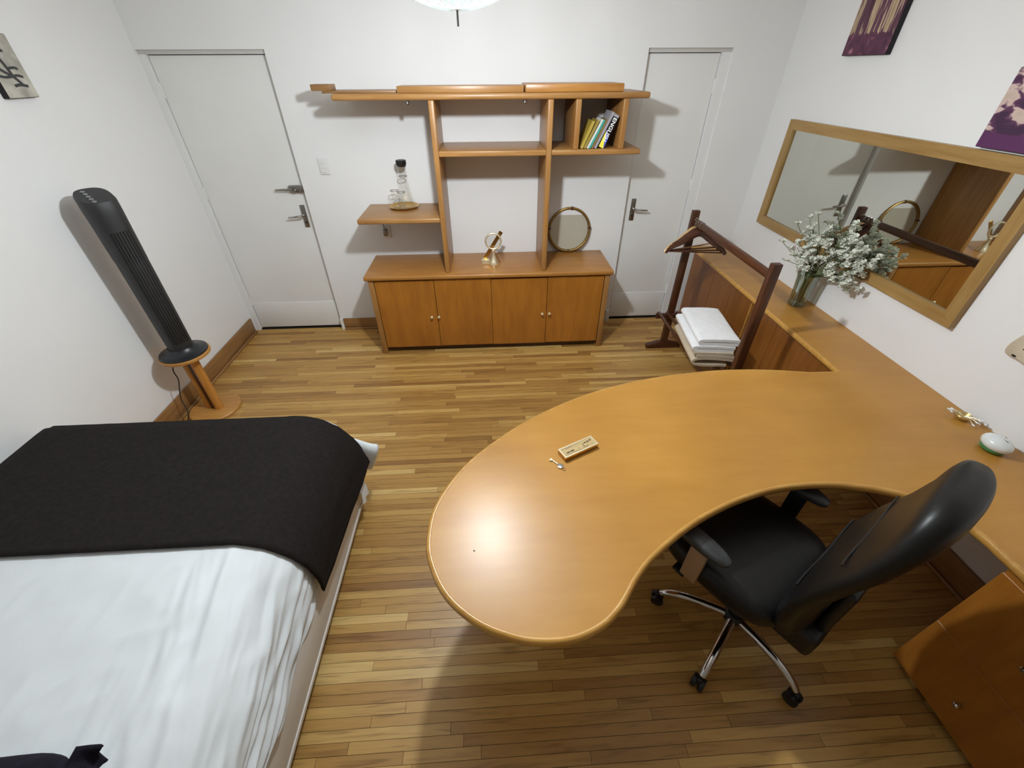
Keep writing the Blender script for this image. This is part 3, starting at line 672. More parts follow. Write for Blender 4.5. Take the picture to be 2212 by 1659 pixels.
# ------------------------------------------------------------------ long mirror, paintings, plaque
def wall_art():
    y0, y1, z0, z1 = -2.015, -0.303, 1.014, 1.703; w = 0.058; d = 0.03
    m = thing('wall_mirror', 'long rectangular wall mirror in a pale wooden frame above the counter', 'mirror', (XR - 0.001, (y0 + y1) / 2, (z0 + z1) / 2))
    hy, hz = (y1 - y0) / 2, (z1 - z0) / 2
    MB().box(-0.014, -0.004, -hy + w - 0.006, hy - w + 0.006, -hz + w - 0.006, hz - w + 0.006).build('mirror_pane', 'mirror_glass', m, flat=True)
    def mitre(pts, name, mat):
        a = MB(); q = [(-d, y, z) for y, z in pts]; r = [(0, y, z) for y, z in pts]
        a.loft([r, q]); a.build(name, mat, m, flat=True)
    mitre([(-hy, hz), (hy, hz), (hy - w, hz - w), (-hy + w, hz - w)], 'frame_rail', 'frame_wood')
    mitre([(-hy, -hz), (hy, -hz), (hy - w, -hz + w), (-hy + w, -hz + w)], 'frame_rail', 'frame_wood')
    mitre([(-hy, -hz), (-hy, hz), (-hy + w, hz - w), (-hy + w, -hz + w)], 'frame_stile', 'frame_wood_z')
    mitre([(hy, -hz), (hy, hz), (hy - w, hz - w), (hy - w, -hz + w)], 'frame_stile', 'frame_wood_z')
    def canvas(name, lab, x_wall, sgn, ya, yb, za, zb, mat, th=0.03):
        c = thing(name, lab, 'painting', (x_wall, (ya + yb) / 2, za))
        h = (yb - ya) / 2
        MB().box(min(0.001 * sgn, th * sgn), max(0.001 * sgn, th * sgn), -h, h, 0, zb - za, 0.003, 2).build('canvas_block', 'canvas_black', c)
        MB().box(min(th * sgn, (th + 0.0015) * sgn), max(th * sgn, (th + 0.0015) * sgn), -h + 0.002, h - 0.002, 0.002, zb - za - 0.002).build('painted_face', mat, c, flat=True)
        return c
    canvas('canvas_painting', 'purple canvas with cream vertical streaks high on the mirror wall', XR, -1, -0.915, -0.578, 2.041, 2.46, 'painting_stripes')
    canvas('canvas_painting', 'purple canvas with pale petal strokes just above the mirror', XR, -1, -1.99, -1.652, 1.712, 1.988, 'painting_petals')
    c = canvas('canvas_painting', 'small grey canvas with a dark branch drawing on the wall above the fan', XL, 1, -1.096, -0.93, 1.887, 2.132, 'painting_grey')
    br = MB()
    X = 0.0335
    for pts, r in (([(0.0, -0.075, 0.13), (0, -0.03, 0.10), (0, 0.0, 0.082), (0, 0.02, 0.06), (0, 0.028, 0.05)], 0.007), ([(0, -0.04, 0.235), (0, -0.028, 0.17), (0, -0.012, 0.13), (0, 0.0, 0.082)], 0.007),
                   ([(0, -0.02, 0.048), (0, 0.01, 0.052), (0, 0.05, 0.046)], 0.0065), ([(0, -0.08, 0.09), (0, -0.04, 0.082), (0, 0.02, 0.088), (0, 0.05, 0.082)], 0.006), ([(0, -0.01, 0.115), (0, 0.03, 0.118), (0, 0.045, 0.112)], 0.006), ([(0, -0.06, 0.175), (0, -0.02, 0.178), (0, 0.02, 0.182)], 0.006)):
        q = catmull([(X, a, b) for _, a, b in pts], 4); br.tube(q, r, 6)
    br.xf(Matrix.Translation((X, 0, 0)) @ Matrix.Diagonal((0.12, 1, 1, 1)) @ Matrix.Translation((-X, 0, 0)))
    br.build('branch_drawing', 'book_grey', c)
    br2 = bpy.data.objects['branch_drawing']; br2.data.materials[0] = MATS['grey_plastic']
    # beige plaque
    p = thing('stone_plaque', 'irregular beige stone plaque on the wall past the mirror', 'plaque', (XR, -2.44, 1.03))
    rnd = random.Random(4)
    out = [(-0.2, 0.03), (-0.12, -0.012), (-0.03, -0.02), (0.06, -0.012), (0.13, 0.0), (0.187, 0.004), (0.192, 0.05), (0.17, 0.12), (0.18, 0.2), (0.14, 0.27), (0.02, 0.30), (-0.12, 0.28), (-0.2, 0.2)]
    q = catmull([(a, b, 0) for a, b in out], 3, True)
    MB().loft([[(-0.001, v.x, v.y) for v in q], [(-0.016, v.x, v.y) for v in q], [(-0.022, v.x * 0.96, 0.13 + (v.y - 0.13) * 0.95) for v in q]]).build('slab', 'stone_beige', p)
    for a, b, r in ((0.135, 0.050, 0.006), (0.112, 0.034, 0.005), (0.150, 0.012, 0.010)):
        MB().ball((-0.021, a, b), (0.004, r, r * 0.45), 10, 6).build('pit', 'dark_gap', p)
wall_art()

# ------------------------------------------------------------------ vase with flowers
VASE = Vector((2.035, -1.175, TOPZ + 0.0005))
def flowers():
    v = thing('glass_vase', 'crystal glass vase of white flowers on the counter in front of the mirror', 'vase', VASE)
    prof = [(0.046, 0), (0.050, 0.006), (0.049, 0.03), (0.053, 0.10), (0.058, 0.17), (0.064, 0.215)]
    inn = [(r - 0.004, z) for r, z in reversed(prof)]; inn[-1] = (0.044, 0.012)
    MB().lathe(prof + inn, n=24).build('vessel', 'vase_glass', v)
    rb = MB()
    for k in range(16):
        a = 2 * math.pi * k / 16
        rb.tube([((r + 0.0005) * math.cos(a + z * 1.2), (r + 0.0005) * math.sin(a + z * 1.2), z) for r, z in prof[1:]], 0.0022, 5)
    rb.build('cut_ribs', 'vase_glass', v)
    TIP = [(2.0, -0.861, 1.041), (2.04, -0.879, 1.168), (2.06, -0.998, 1.135), (2.08, -0.979, 1.252), (2.0, -1.259, 1.109), (2.07, -1.29, 1.154), (2.075, -1.314, 1.233), (2.07, -1.444, 1.128), (2.07, -1.411, 1.033), (2.02, -1.349, 1.015), (1.98, -1.223, 1.053), (1.97, -1.006, 0.966), (1.98, -1.046, 1.064), (2.05, -1.393, 1.155), (2.07, -1.134, 1.148), (2.07, -1.50, 1.085), (2.03, -1.148, 1.097), (2.03, -1.353, 1.087), (2.07, -1.455, 0.992), (1.96, -1.198, 1.015)]
    rnd = random.Random(5)
    thin = {0, 1, 3, 11}
    for i, tp in enumerate(TIP):
        tip = Vector(tp) - VASE
        lab = 'white blossom sprig in the crystal vase' if i not in thin else 'thin sprig with one small white flower head standing out of the vase'
        f = thing('flower_sprig', lab, 'flower', VASE + Vector((0, 0, 0.02)), group='blossom sprigs in the vase' if i not in thin else 'thin sprigs in the vase')
        o = Vector((rnd.uniform(-0.02, 0.02), rnd.uniform(-0.02, 0.02), 0)); tip = tip - Vector((0, 0, 0.02))
        mid = o + Vector((tip.x * 0.25, tip.y * 0.22, max(0.21, tip.z * 0.62)))
        if mid.z > tip.z: mid.z = tip.z + 0.02
        path = catmull([o, o * 0.4 + Vector((tip.x * 0.1, tip.y * 0.08, 0.17)), mid, tip], 5)
        st = MB().tube(path, [0.0032 - 0.0014 * k / len(path) for k in range(len(path))], 6)
        heads = []
        nb = 1 if i in thin else 9
        for k in range(nb):
            if i in thin: b = tip.copy()
            else:
                b = tip + Vector((rnd.gauss(0, 0.022), rnd.gauss(0, 0.038), rnd.gauss(0, 0.034)))
                b.x = min(b.x, 2.085 - VASE.x); b.z = max(b.z, 0.16)
            heads.append(b)
            if k: st.tube([path[-4], (path[-4] + b) / 2 + Vector((0, 0, 0.008)), b], 0.0012, 5)
        st.build('stem', 'stem_green', f)
        pt = MB()
        for b in heads:
            ns = 10 if i in thin else 15
            hw = 0.024 if i in thin else 0.021
            for k in range(ns):       # a small ruffled head of bent petals
                a = 2.4 * k + rnd.uniform(-0.3, 0.3)
                el = rnd.uniform(0.2, 0.6) if i in thin else -0.7 + 2.1 * k / ns
                dr = Vector((math.cos(a) * math.cos(el), math.sin(a) * math.cos(el), math.sin(el)))
                sd = Vector((-math.sin(a), math.cos(a), 0)); ln = hw * rnd.uniform(0.7, 1.15); wd = ln * 0.5
                up = dr.cross(sd)
                m1 = b + dr * ln * 0.6 + up * ln * -0.15
                e1 = b + dr * ln + up * ln * rnd.uniform(-0.3, 0.3)
                pt.loft([[b - sd * 0.002, b + sd * 0.002], [m1 - sd * wd, m1 + sd * wd], [e1 - sd * wd * 0.7, e1 + sd * wd * 0.7]], False, False)
            pt.ball(b + Vector((0, 0, 0.003)), 0.0065, 7, 5)
        pt.build('blossom', 'petal_white', f, sharp=80)['kind'] = 'stuff'
        lf = MB()
        for k in range(5 if i not in thin else 2):
            q = path[rnd.randint(7, len(path) - 3)]
            a = rnd.uniform(0, 6.28); dr = Vector((math.cos(a) * 0.5, math.sin(a), 0.5)).normalized()
            ln = rnd.uniform(0.03, 0.055); sd = dr.cross(Vector((0, 0, 1))).normalized() * ln * 0.16
            if q.x + dr.x * ln > 0.09: dr.x = -abs(dr.x)
            lf.loft([[q - sd * 0.2, q + sd * 0.2], [q + dr * ln * 0.5 - sd, q + dr * ln * 0.5 + sd], [q + dr * ln - sd * 0.15 - Vector((0, 0, ln * 0.2)), q + dr * ln + sd * 0.15 - Vector((0, 0, ln * 0.2))]], False, False)
        lf.build('leaf_spray', 'leaf_green', f, sharp=80)['kind'] = 'stuff'
flowers()

# ------------------------------------------------------------------ small things on the worktop
def desk_things():
    # box
    b = thing('inlaid_box', 'small flat brass rimmed box with a printed lid lying on the desk', 'box', (0.336, -2.41, TOPZ + 0.0005), math.atan2(0.072, 0.149))
    hx, hy, h = 0.083, 0.027, 0.02
    MB().box(-hx, hx, -hy, hy, 0, h, 0.002, 2).build('body', 'brass', b)
    r = MB()
    for a0, a1, c0, c1 in ((-hx, hx, -hy, -hy + 0.005), (-hx, hx, hy - 0.005, hy), (-hx, -hx + 0.005, -hy + 0.005, hy - 0.005), (hx - 0.005, hx, -hy + 0.005, hy - 0.005)):
        r.box(a0, a1, c0, c1, h, h + 0.0025)
    r.build('rim', 'pale_brass', b, flat=True)
    ld = MB().box(-hx + 0.005, hx - 0.005, -hy + 0.005, hy - 0.005, h, h + 0.0012).build('lid_inlay', 'inlay_tan', b, flat=True)
    ink = MB()
    for x0, x1, y0, y1 in ((-0.062, -0.046, -0.010, -0.003), (-0.043, -0.026, -0.010, -0.002), (-0.055, -0.02, 0.013, 0.0145), (-0.068, 0.03, -0.0165, -0.0155), (0.034, 0.044, 0.004, 0.010), (0.048, 0.056, 0.002, 0.012), (0.060, 0.070, 0.005, 0.013), (-0.07, 0.02, 0.0165, 0.0175)):
        ink.box(x0, x1, y0, y1, h + 0.0012, h + 0.0015)
    ink.tube([(0.034 + 0.012 * math.cos(R(a)), -0.004 + 0.010 * math.sin(R(a)), h + 0.0014) for a in range(90, 330, 20)], 0.0011, 5)
    ink.build('printed_marks', 'ink_dark', ld, flat=True)
    # key
    k = thing('ornamental_key', 'small silver ornamental key beside the brass rimmed box', 'key', (0.236, -2.477, TOPZ + 0.0005), math.atan2(-0.044, 0.037))
    MB().cyl((-0.028, 0, 0.003), (0.012, 0, 0.003), 0.0024, n=8).build('shank', 'pale_brass', k)
    bow = MB().lathe([(0.010, 0), (0.013, 0.002), (0.012, 0.005), (0.004, 0.0065)], (0.022, 0, 0), 18)
    bow.ball((0.010, 0, 0.004), 0.0035, 8, 6)
    bow.build('bow', 'chrome', k)
    MB().box(-0.032, -0.026, -0.010, 0.004, 0.0008, 0.005, 0.001, 1).box(-0.026, -0.021, -0.008, 0, 0.0008, 0.005, 0.001, 1).build('bit', 'pale_brass', k)
    lp = MB().tube([(0.04 + 0.008 * math.cos(R(a)), -0.001 + 0.006 * math.sin(R(a)), 0.0012) for a in range(0, 360, 24)], 0.0009, 5, True)
    lp.build('thread_loop', 'oak_trim', k)
    # shell ornament
    s = thing('shell_ornament', 'small gold shell ornament with glittering wire sprays on the counter against the wall', 'ornament', (2.095, -2.322, TOPZ + 0.0005))
    MB().lathe([(0.012, 0), (0.024, 0.006), (0.031, 0.02), (0.029, 0.024), (0.02, 0.012), (0.001, 0.009)], n=20).build('shell_cup', 'shell_gold', s)
    wr = MB(); rnd = random.Random(9); bd = MB()
    for q in range(13):
        a = rnd.uniform(0, 6.28) if q > 8 else (R(120) + rnd.uniform(-0.5, 0.5) if q % 2 else R(-65) + rnd.uniform(-0.5, 0.5))
        ln = rnd.uniform(0.045, 0.075); e = Vector((math.cos(a) * ln, math.sin(a) * ln, rnd.uniform(0.012, 0.032)))
        e.x = min(e.x, 0.05)
        wr.tube([(0, 0, 0.016), e * 0.6 + Vector((0, 0, 0.012)), e], 0.0009, 5)
        bd.ball(e, (0.004, 0.008, 0.0035), 8, 6)
    wr.build('wire_spray', 'pale_brass', s); bd.build('bead', 'pearl_white', s)['kind'] = 'stuff'
    # egg dish
    e = thing('pearl_dish', 'pearly white domed trinket dish with a green foot on the counter', 'dish', (2.045, -2.508, TOPZ + 0.0005))
    MB().lathe([(0.03, 0), (0.038, 0.004), (0.043, 0.012), (0.036, 0.016)], n=24).build('foot', 'green_glass', e)
    sh = MB().ball((0, 0, 0.036), (0.044, 0.054, 0.032), 24, 12); sh.build('dome', 'pearl_white', e)
    MB().tube([(0.012 + 0.014 * math.cos(R(a)), -0.012 + 0.02 * math.sin(R(a)), 0.0655 - 0.003 * abs(math.sin(R(a)))) for a in range(40, 230, 15)], 0.0022, 6).build('scroll_mark', 'grey_plastic', e)
    tag(MB().lathe([(0.0028, 0), (0.0028, 0.0012)], n=10).build('worktop_plug', 'ink_dark', loc=(-0.088, -2.858 + 0.02, TOPZ + 0.0003)), 'tiny dark plug hole in the rounded desk end', 'plug')
desk_things()

# ------------------------------------------------------------------ bed
BX0, BX1, BY0, BY1, BZ = -2.20, -0.755, -4.02, -2.0, 0.64
def side_fold(s, Rr):
    """distance past the start of the bend -> (outward, drop)"""
    if s <= 0: return s, 0.0
    if s < Rr * math.pi / 2: return Rr * math.sin(s / Rr), Rr * (1 - math.cos(s / Rr))
    return Rr, Rr + (s - Rr * math.pi / 2)
def bed_surface(sx, sy, RR=0.22, RL=0.10, RFt=0.07, lift=0.0, wr=1.0):
    """sx, sy in metres along the cloth: sx from bed centre, sy from the foot bend start (positive = over the foot)"""
    cx = (BX0 + BX1) / 2
    if sx > 0:
        o, d = side_fold(sx - (BX1 - RR - cx), RR); x = BX1 - RR + o; k = min(1, max(0, (sx - (BX1 - RR - cx) + 0.16) / 0.36))
    else:
        o, d = side_fold(-sx - (cx - BX0 - RL), RL); x = BX0 + RL - o; k = 0.2 if d > 0 else 0.0
    o2, d2 = side_fold(sy, RFt); y = BY1 - RFt + o2
    z = BZ - max(d, d2) - 0.35 * min(d, d2)
    # cloth folds running along the bed side
    n1 = noise.noise(Vector((sx * 17 + y * 3.1, y * 2.3 - sx * 1.5, 4.0)))
    n2 = noise.noise(Vector((sx * 34 + y * 5.0, y * 4.5, 9.0)))
    n3 = noise.noise(Vector((sx * 3.0, y * 3.0, 1.0)))
    n4 = 1 - abs(noise.noise(Vector((sx * 26 + y * 6.0, y * 3.2 - sx * 3, 14.0)))) * 2
    n5 = 1 - abs(noise.noise(Vector((sx * 9 - y * 7.0, y * 6.0 + sx * 4, 31.0)))) * 2
    f = (0.018 * n1 + 0.011 * n2 + 0.012 * n4) * k * wr + (0.006 * n3 + 0.0035 * n5) * wr
    if sx > 0 and d > 0:
        a = min(1.0, d / RR); x += f * a + lift * a; z += (f + lift) * (1 - a)
    elif sx <= 0 and d > 0: x -= lift; z += f * 0.2
    else: z += f + lift
    if d2 > 0: y += lift + f * 0.3
    return Vector((x, y, z))
def bed():
    t = thing('bed', 'white bed frame with a low side rail', 'bed', ((BX0 + BX1) / 2, (BY0 + BY1) / 2, 0))
    hx, hy = (BX1 - BX0) / 2, (BY1 - BY0) / 2
    MB().box(-hx + 0.03, hx - 0.03, -hy + 0.02, hy - 0.03, 0.27, 0.56, 0.08, 4).build('mattress', 'white_fabric', t)
    for s in (1, -1):
        r = MB().box(min(s * (hx - 0.025), s * hx), max(s * (hx - 0.025), s * hx), -hy, hy - 0.02, 0.085, 0.28, 0.004, 2).build('side_rail', 'bed_paint', t)
        MB().box(min(s * (hx - 0.005), s * (hx + 0.006)), max(s * (hx - 0.005), s * (hx + 0.006)), -hy, hy - 0.02, 0.08, 0.10, 0.004, 2).build('rail_bead', 'bed_paint', r)
        if s > 0:
            MB().lathe([(0.010, 0), (0.011, 0.003), (0.006, 0.006)], n=16).xf(Matrix.Translation((hx, (-2.655 - (BY0 + BY1) / 2), 0.245)) @ Matrix.Rotation(R(90), 4, 'Y')).build('bolt_cap', 'white_plastic', r)
    for s in (1, -1): MB().box(-hx + 0.025, hx - 0.025, min(s * (hy - 0.05), s * (hy - 0.025)), max(s * (hy - 0.05), s * (hy - 0.025)), 0.085, 0.28, 0.004, 2).build('end_rail', 'bed_paint', t)
    for sx in (-1, 1):
        for sy in (-1, 1): MB().box(sx * (hx - 0.09) - 0.03, sx * (hx - 0.09) + 0.03, sy * (hy - 0.1) - 0.03, sy * (hy - 0.1) + 0.03, 0, 0.085, 0.004, 2).build('leg', 'bed_paint', t)
    # sheet
    cx = (BX0 + BX1) / 2
    NX, NY = 260, 170; smin, smax = -(hx - 0.10) - 0.10 * 1.57 - 0.2, (hx - 0.22) + 0.22 * 1.571 + 0.135
    tmin, tmax = -(BY1 - 0.07 - BY0), 0.07 * 1.571 + 0.22
    rows = []
    for j in range(NY + 1):
        sy = tmin + (tmax - tmin) * j / NY
        q = min(1.0, max(0.0, (-2.70 - (sy + BY1 - 0.07)) / 0.09)); q = 0.25 + 0.75 * q * q * (3 - 2 * q)     # lies flat under the runner
        rows.append([bed_surface(smin + (smax - smin) * (1 - (1 - i / NX) ** 1.7), sy, wr=q) for i in range(NX + 1)])
    b = MB().loft(rows, False, False)
    # duvet corner sticking out at the foot, with a rolled end
    cpts = catmull([(-0.98, -1.99, 0.50), (-0.88, -1.985, 0.43), (-0.79, -1.985, 0.365), (-0.71, -1.985, 0.305), (-0.665, -1.985, 0.285)], 4)
    rings = []
    for i, p in enumerate(cpts):
        q = i / (len(cpts) - 1); rz, ry = 0.05 + 0.05 * q, 0.012 + 0.03 * q
        if i >= len(cpts) - 2: rz *= 0.86 if i == len(cpts) - 2 else 0.5; ry *= 0.9 if i == len(cpts) - 2 else 0.5
        rings.append([(p.x + 0.4 * rz * math.sin(a), p.y + ry * math.cos(a) + 0.004 * math.sin(5 * a), p.z + rz * math.sin(a)) for a in (2 * math.pi * k / 16 for k in range(16))])
    b.loft(rings)
    o = b.build('bed_sheet', 'white_fabric', sharp=80)
    tag(o, 'rumpled white cotton sheet covering the bed', 'sheet')
    tl = MB().loft([[(-0.75, y, 0.27), (-0.726, y + 0.01, 0.20), (-0.73 + 0.012 * (q % 2), y, 0.12)] for q, y in enumerate((-2.17, -2.145, -2.12, -2.09))], False, False)
    tl.build('loose_hem', 'white_fabric', o, sharp=80)
    # runner
    NX, NY = 140, 26
    smaxr = (hx - 0.22) + 0.22 * 1.571 + 0.115
    rows = []
    for j in range(NY + 1):
        v = j / NY; y = -2.722 + (2.722 - 2.045) * v
        sy = y - (BY1 - 0.07); row = []
        for i in range(NX + 1):
            s = smin + (smaxr - smin) * i / NX
            p = bed_surface(s, sy, lift=0.011, wr=0.25)
            hang = max(0.0, (s - (hx - 0.22)) / (smaxr - hx + 0.22))
            p.x += hang ** 2 * (0.02 + 0.03 * v); p.y += hang ** 2 * 0.03 * (0.5 - v) * -0.4
            row.append(p)
        rows.append(row)
    rb = MB().loft(rows, False, False)
    ro = rb.build('bed_runner', 'runner_fabric', sharp=80)
    sm = ro.modifiers.new('thickness', 'SOLIDIFY'); sm.thickness = 0.004; sm.offset = 1
    tag(ro, 'black fabric runner laid across the foot of the bed', 'bed runner')
bed()
def cushion():
    rings = []
    N = 9
    for k in range(N):
        q = k / (N - 1); z = 0.12 * q; sc = math.sin(math.pi * (0.12 + 0.76 * q)) ** 0.4
        rings.append([(x * (1 + 0.02 * noise.noise(Vector((x * 14, y * 14, z * 9)))), y * (1 + 0.02 * noise.noise(Vector((y * 16, x * 12, z * 7 + 3)))), z) for x, y in sup(0.30 * sc, 0.20 * sc, 6.0, 48)])
    c = thing('cushion', 'dark plush cushion lying on the white sheet at the edge of the picture', 'cushion', (-1.285, -3.492, 0.648), R(2))
    MB().loft(rings).build('pad', 'cushion_fabric', c, sharp=80)
    fr = MB(); rows = []
    for i in range(6):
        u = i / 5
        rows.append([(0.275 + 0.055 * u + 0.006 * noise.noise(Vector((a * 40, u * 3, 0))) * u * 2, -0.2 + 0.4 * a + 0.01 * u * noise.noise(Vector((a * 25, u, 5))), 0.075 - 0.02 * u + 0.02 * u * math.sin(a * 46 + 2 * noise.noise(Vector((a * 7, 0, 0))))) for a in (k / 80 for k in range(81))])
    o = fr.loft(rows, False, False).build('ruffle', 'cushion_fabric', c, sharp=80)
    m = o.modifiers.new('thickness', 'SOLIDIFY'); m.thickness = 0.008
cushion()

# ------------------------------------------------------------------ tower fan on its stand
FX, FY = -2.055, -1.155
def fan():
    s = thing('fan_stand', 'round wooden pedestal stand on the floor under the tower fan', 'stand', (FX, FY, 0))
    MB().lathe([(0.162, 0.0), (0.166, 0.004), (0.166, 0.018), (0.162, 0.022)], n=44).build('base_disc', 'stand_disc_wood', s)
    for a, dx in ((0, -0.036), (1, 0.036)):
        MB().lathe([(0.028, 0.022), (0.028, 0.475)], (dx, 0.01 * (1 - 2 * a), 0), 18).build('column', 'stand_wood', s)
    MB().box(-0.012, 0.012, -0.02, 0.02, 0.022, 0.475).build('column_web', 'dark_wood', s, flat=True)
    MB().lathe([(0.144, 0.475), (0.148, 0.479), (0.148, 0.493), (0.144, 0.497)], n=44).build('top_disc', 'stand_disc_wood', s)
    f = thing('tower_fan', 'tall black tower fan standing on a round wooden stand', 'fan', (FX, FY, 0.4975), R(-38))
    MB().lathe([(0.136, 0), (0.140, 0.004), (0.138, 0.012), (0.10, 0.022), (0.082, 0.04), (0.076, 0.052)], n=40).build('base', 'fan_disc_black', f)
    rings = []
    prof = [(0.045, 0.074, 0.066, 0.0), (0.08, 0.077, 0.068, 0.0), (0.30, 0.081, 0.070, 0.0), (0.62, 0.085, 0.072, 0.0), (0.64, 0.086, 0.074, -0.004), (0.84, 0.090, 0.078, -0.008), (0.90, 0.093, 0.080, -0.012), (0.955, 0.094, 0.080, -0.016), (0.968, 0.088, 0.074, -0.016)]
    for z, hw, hd, dy in prof:
        tilt = 0.30 if z > 0.9 else (0.12 if z > 0.85 else 0)
        rings.append([(x, y + 0, z - tilt * (x) * 0.9 + 0.0) for x, y in sup(hw, hd, 2.6, 36, (dy, 0))])
    MB().loft(rings).build('body', 'fan_black', f, sharp=50)
    # front grille slats
    for k in range(7):
        yy = -0.042 + 0.014 * k
        pts = []
        for z in (0.10, 0.3, 0.6, 0.8):
            hw = 0.081 + 0.004 * z
            pts.append((hw * (max(0.0, 1 - abs(yy / 0.072) ** 2.6)) ** (1 / 2.6) + 0.0005, yy, z))
        MB().tube(pts, 0.0022, 5).build('grille_slat', 'black_plastic', f)
    for k in range(5):
        x = 0.066 - 0.030 * k
        MB().lathe([(0.0105, -0.001), (0.0105, 0.002), (0.008, 0.003)], n=14).xf(Matrix.Translation((x - 0.012, -0.026, 0.9695 - 0.27 * (x - 0.012))) @ Matrix.Rotation(R(15.1), 4, 'Y')).build('button', 'button_grey', f)
    MB().box(-0.118, -0.08, -0.03, 0.03, 0.84, 0.93, 0.012, 3).build('carry_grip', 'fan_black', f)
    c = [(-0.06, -0.02, 0.47), (-0.085, -0.06, 0.40), (-0.075, -0.075, 0.33), (-0.10, -0.085, 0.25), (-0.115, -0.10, 0.17), (-0.09, -0.13, 0.10), (-0.105, -0.16, 0.03), (-0.13, -0.18, 0.008), (-0.15, -0.3, 0.006)]
    tag(MB().tube(catmull(c, 5), 0.0035, 6).build('power_cord', 'wire_cord', loc=(FX, FY, 0)), 'thin dark power cord dangling behind the fan stand', 'cord')
fan()

# ------------------------------------------------------------------ office chair
def chair():
    A0 = 32.0
    t = thing('office_chair', 'black leather high-back office chair on a chrome five-star base pushed to the desk', 'chair', (0.993, -2.834, 0), R(A0))
    SH = Vector((0.036, 0.095, 0))
    MB().lathe([(0.036, 0.085), (0.042, 0.095), (0.042, 0.125), (0.030, 0.135)], n=20).build('hub', 'black_plastic', t)
    MB().lathe([(0.026, 0.13), (0.026, 0.27), (0.018, 0.272), (0.018, 0.40)], n=18).build('gas_column', 'black_plastic', t)
    for k, wa in enumerate((-137, -65.7, 154.5, 6.3, 78.6)):
        a = R(wa - A0); c, s = math.cos(a), math.sin(a)
        pth = catmull([(0.03, 0, 0.112), (0.12, 0, 0.122), (0.21, 0, 0.118), (0.27, 0, 0.100), (0.298, 0, 0.078)], 4)
        M = Matrix.Rotation(a, 4, 'Z')
        lg = MB().tube(pth, [0.019 - 0.005 * i / len(pth) for i in range(len(pth))], 12, sq=0.85).xf(M).build('leg', 'chrome', t)
        cs = MB()
        for y in (-0.015, 0.015):
            w_ = MB().lathe([(0.016, -0.010), (0.0265, -0.0085), (0.028, 0.0), (0.0265, 0.0085), (0.016, 0.010)], n=20)
            w_.xf(Matrix.Translation((0.304, y, 0.0285)) @ Matrix.Rotation(R(90), 4, 'X'))
            me = bpy.data.meshes.new('tmp'); w_.bm.to_mesh(me); w_.bm.free(); cs.bm.from_mesh(me); bpy.data.meshes.remove(me)
        cs.box(0.285, 0.318, -0.009, 0.009, 0.03, 0.066, 0.006, 2)
        cs.cyl((0.298, 0, 0.06), (0.298, 0, 0.085), 0.009, n=10)
        cs.xf(M @ Matrix.Translation((0, 0, 0)))
        cs.build('caster', 'black_plastic', t)
    MB().box(-0.11, 0.11, -0.14, 0.13, 0.395, 0.435, 0.012, 3).build('mechanism', 'black_plastic', t, loc=SH)
    # seat
    rings = []
    for z, q in ((0.425, 0.90), (0.44, 0.97), (0.47, 1.0), (0.505, 0.985), (0.525, 0.93), (0.535, 0.80), (0.532, 0.45)):
        rings.append([(x, y + 0.012, z - (0.02 * max(0, (y - 0.14) / 0.1) if y > 0.14 and z > 0.5 else 0)) for x, y in sup(0.262 * q, 0.262 * q, 3.6, 44)])
    MB().loft(rings).build('seat', 'black_leather', t, loc=SH, sharp=70)
    # backrest
    rings = []
    lv = [(0.47, 0.17, 0.032), (0.49, 0.215, 0.045), (0.58, 0.240, 0.050), (0.70, 0.252, 0.050), (0.82, 0.250, 0.049), (0.94, 0.235, 0.049), (1.04, 0.215, 0.050), (1.11, 0.195, 0.050), (1.15, 0.165, 0.046), (1.17, 0.13, 0.036), (1.18, 0.07, 0.018)]
    for z, hw, ht in lv:
        yc = -0.245 - 0.085 * (max(0.0, z - 0.5) / 0.68) ** 1.4 + 0.018 * math.sin((z - 0.5) / 0.68 * math.pi * 2)
        rings.append([(x, y + 0.25 * x * x, z) for x, y in sup(hw, ht, 2.6, 40, (0, yc))])
    bk = MB().loft(rings).build('backrest', 'black_leather', t, loc=SH, sharp=70)
    for z in (0.72, 0.90):
        hw = 0.235
        yc = -0.245 - 0.085 * (max(0.0, z - 0.5) / 0.68) ** 1.4 + 0.018 * math.sin((z - 0.5) / 0.68 * math.pi * 2)
        MB().tube([(x, yc + 0.0495 + 0.25 * x * x - 0.004 * (x / hw) ** 4 * 4, z) for x in (-0.2 + 0.04 * k for k in range(11))], 0.003, 6).build('seam', 'black_plastic', bk)
    MB().box(-0.11, 0.11, -0.34, -0.19, 0.315, 0.43, 0.022, 3).build('back_bracket', 'black_plastic', t, loc=SH)
    MB().box(-0.05, 0.05, -0.335, -0.295, 0.40, 0.66, 0.015, 3).build('back_spine', 'black_plastic', t, loc=SH)
    kb = MB().cyl((0.11, -0.27, 0.385), (0.165, -0.28, 0.385), 0.02, n=14); kb.build('tilt_knob', 'black_plastic', t, loc=SH)
    for s in (-1, 1):
        x, dy = (-0.262, 0.0) if s < 0 else (0.300, -0.08)
        pad = [];
        for z, q in ((0.622, 0.86), (0.63, 1.0), (0.645, 1.0), (0.656, 0.82)):
            pad.append([(a, b, z + 0.0 ) for a, b in sup(0.036 * q, 0.135 * q, 3.0, 28, (x - s * 0.012, 0.105 + dy))])
        ar = MB().loft(pad).build('armrest', 'grey_plastic', t, loc=SH, sharp=60)
        MB().box(x - 0.011, x + 0.011, 0.035 + dy, 0.10 + dy, 0.43, 0.622, 0.005, 2).build('armrest_support', 'tan_panel' if s < 0 else 'black_plastic', ar)
        MB().box(min(s * 0.1, x + s * 0.011), max(s * 0.1, x + s * 0.011), 0.08 + dy, 0.13 + dy, 0.412, 0.43, 0.004, 2).build('armrest_bar', 'black_plastic', ar)
chair()

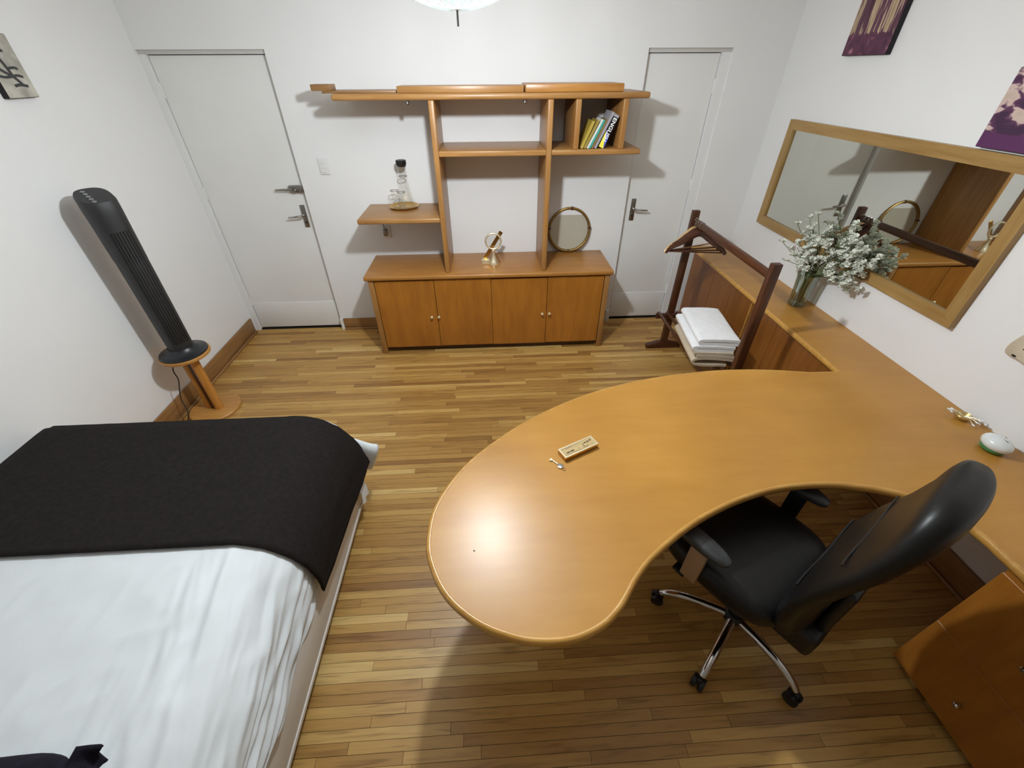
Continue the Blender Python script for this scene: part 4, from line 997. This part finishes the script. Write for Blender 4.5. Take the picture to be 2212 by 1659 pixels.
# ------------------------------------------------------------------ hanging lamp
def lamp():
    t = thing('pendant_lamp', 'round white ribbed pendant lamp glowing under the ceiling', 'lamp', (LAMP.x, LAMP.y, 2.10))
    cz = LAMP.z - 2.10; a, c = 0.21, 0.115
    prof = [(a * math.cos(q), cz + c * math.sin(q)) for q in (R(-84 + 168 * k / 28) for k in range(29))]
    MB().lathe(prof, n=48, cap=False).build('shade', 'lamp_shade', t, sharp=180)
    rb = MB()
    for k in range(28):
        an = 2 * math.pi * k / 28
        rb.tube([(r * 1.003 * math.cos(an), r * 1.003 * math.sin(an), z) for r, z in prof], 0.0022, 4)
    o = rb.build('rib', 'lamp_rib', t)
    MB().lathe([(0.004, cz - c - 0.001), (0.022, cz - c + 0.001), (0.0235, cz - c + 0.003), (0.006, cz - c + 0.005)], n=18).build('bottom_cap', 'white_plastic', t)
    MB().cyl((0, 0, 0.001), (0, 0, cz - c + 0.004), 0.0032, n=8).build('finial_rod', 'button_grey', t)
    MB().lathe([(0.024, cz + c - 0.004), (0.026, cz + c), (0.008, cz + c + 0.01), (0.003, cz + c + 0.012), (0.003, ZC - 2.10 - 0.03), (0.05, ZC - 2.10 - 0.03), (0.055, ZC - 2.10)], n=18).build('cord_and_rose', 'white_plastic', t)
    ld = bpy.data.lights.new('bulb_light', 'POINT'); ld.energy = LAMP_POWER; ld.color = LAMP_COLOR; ld.shadow_soft_size = 0.045
    ld.use_nodes = True; nt = ld.node_tree; em = nt.nodes['Emission']     # lamp throws more light down than sideways
    tc = nt.nodes.new('ShaderNodeTexCoord'); sp = nt.nodes.new('ShaderNodeSeparateXYZ'); L(nt, tc, 'Normal', sp, 0)
    mr = nt.nodes.new('ShaderNodeMapRange'); mr.inputs[1].default_value = -0.75; mr.inputs[2].default_value = 0.1; mr.inputs[3].default_value = 1.15; mr.inputs[4].default_value = 0.52
    L(nt, sp, 'Z', mr, 0); L(nt, mr, 0, em, 'Strength')
    lo = bpy.data.objects.new('bulb_light', ld); COL.objects.link(lo); lo.parent = t; lo.location = (0, 0, 2.215 - 2.10)
lamp()
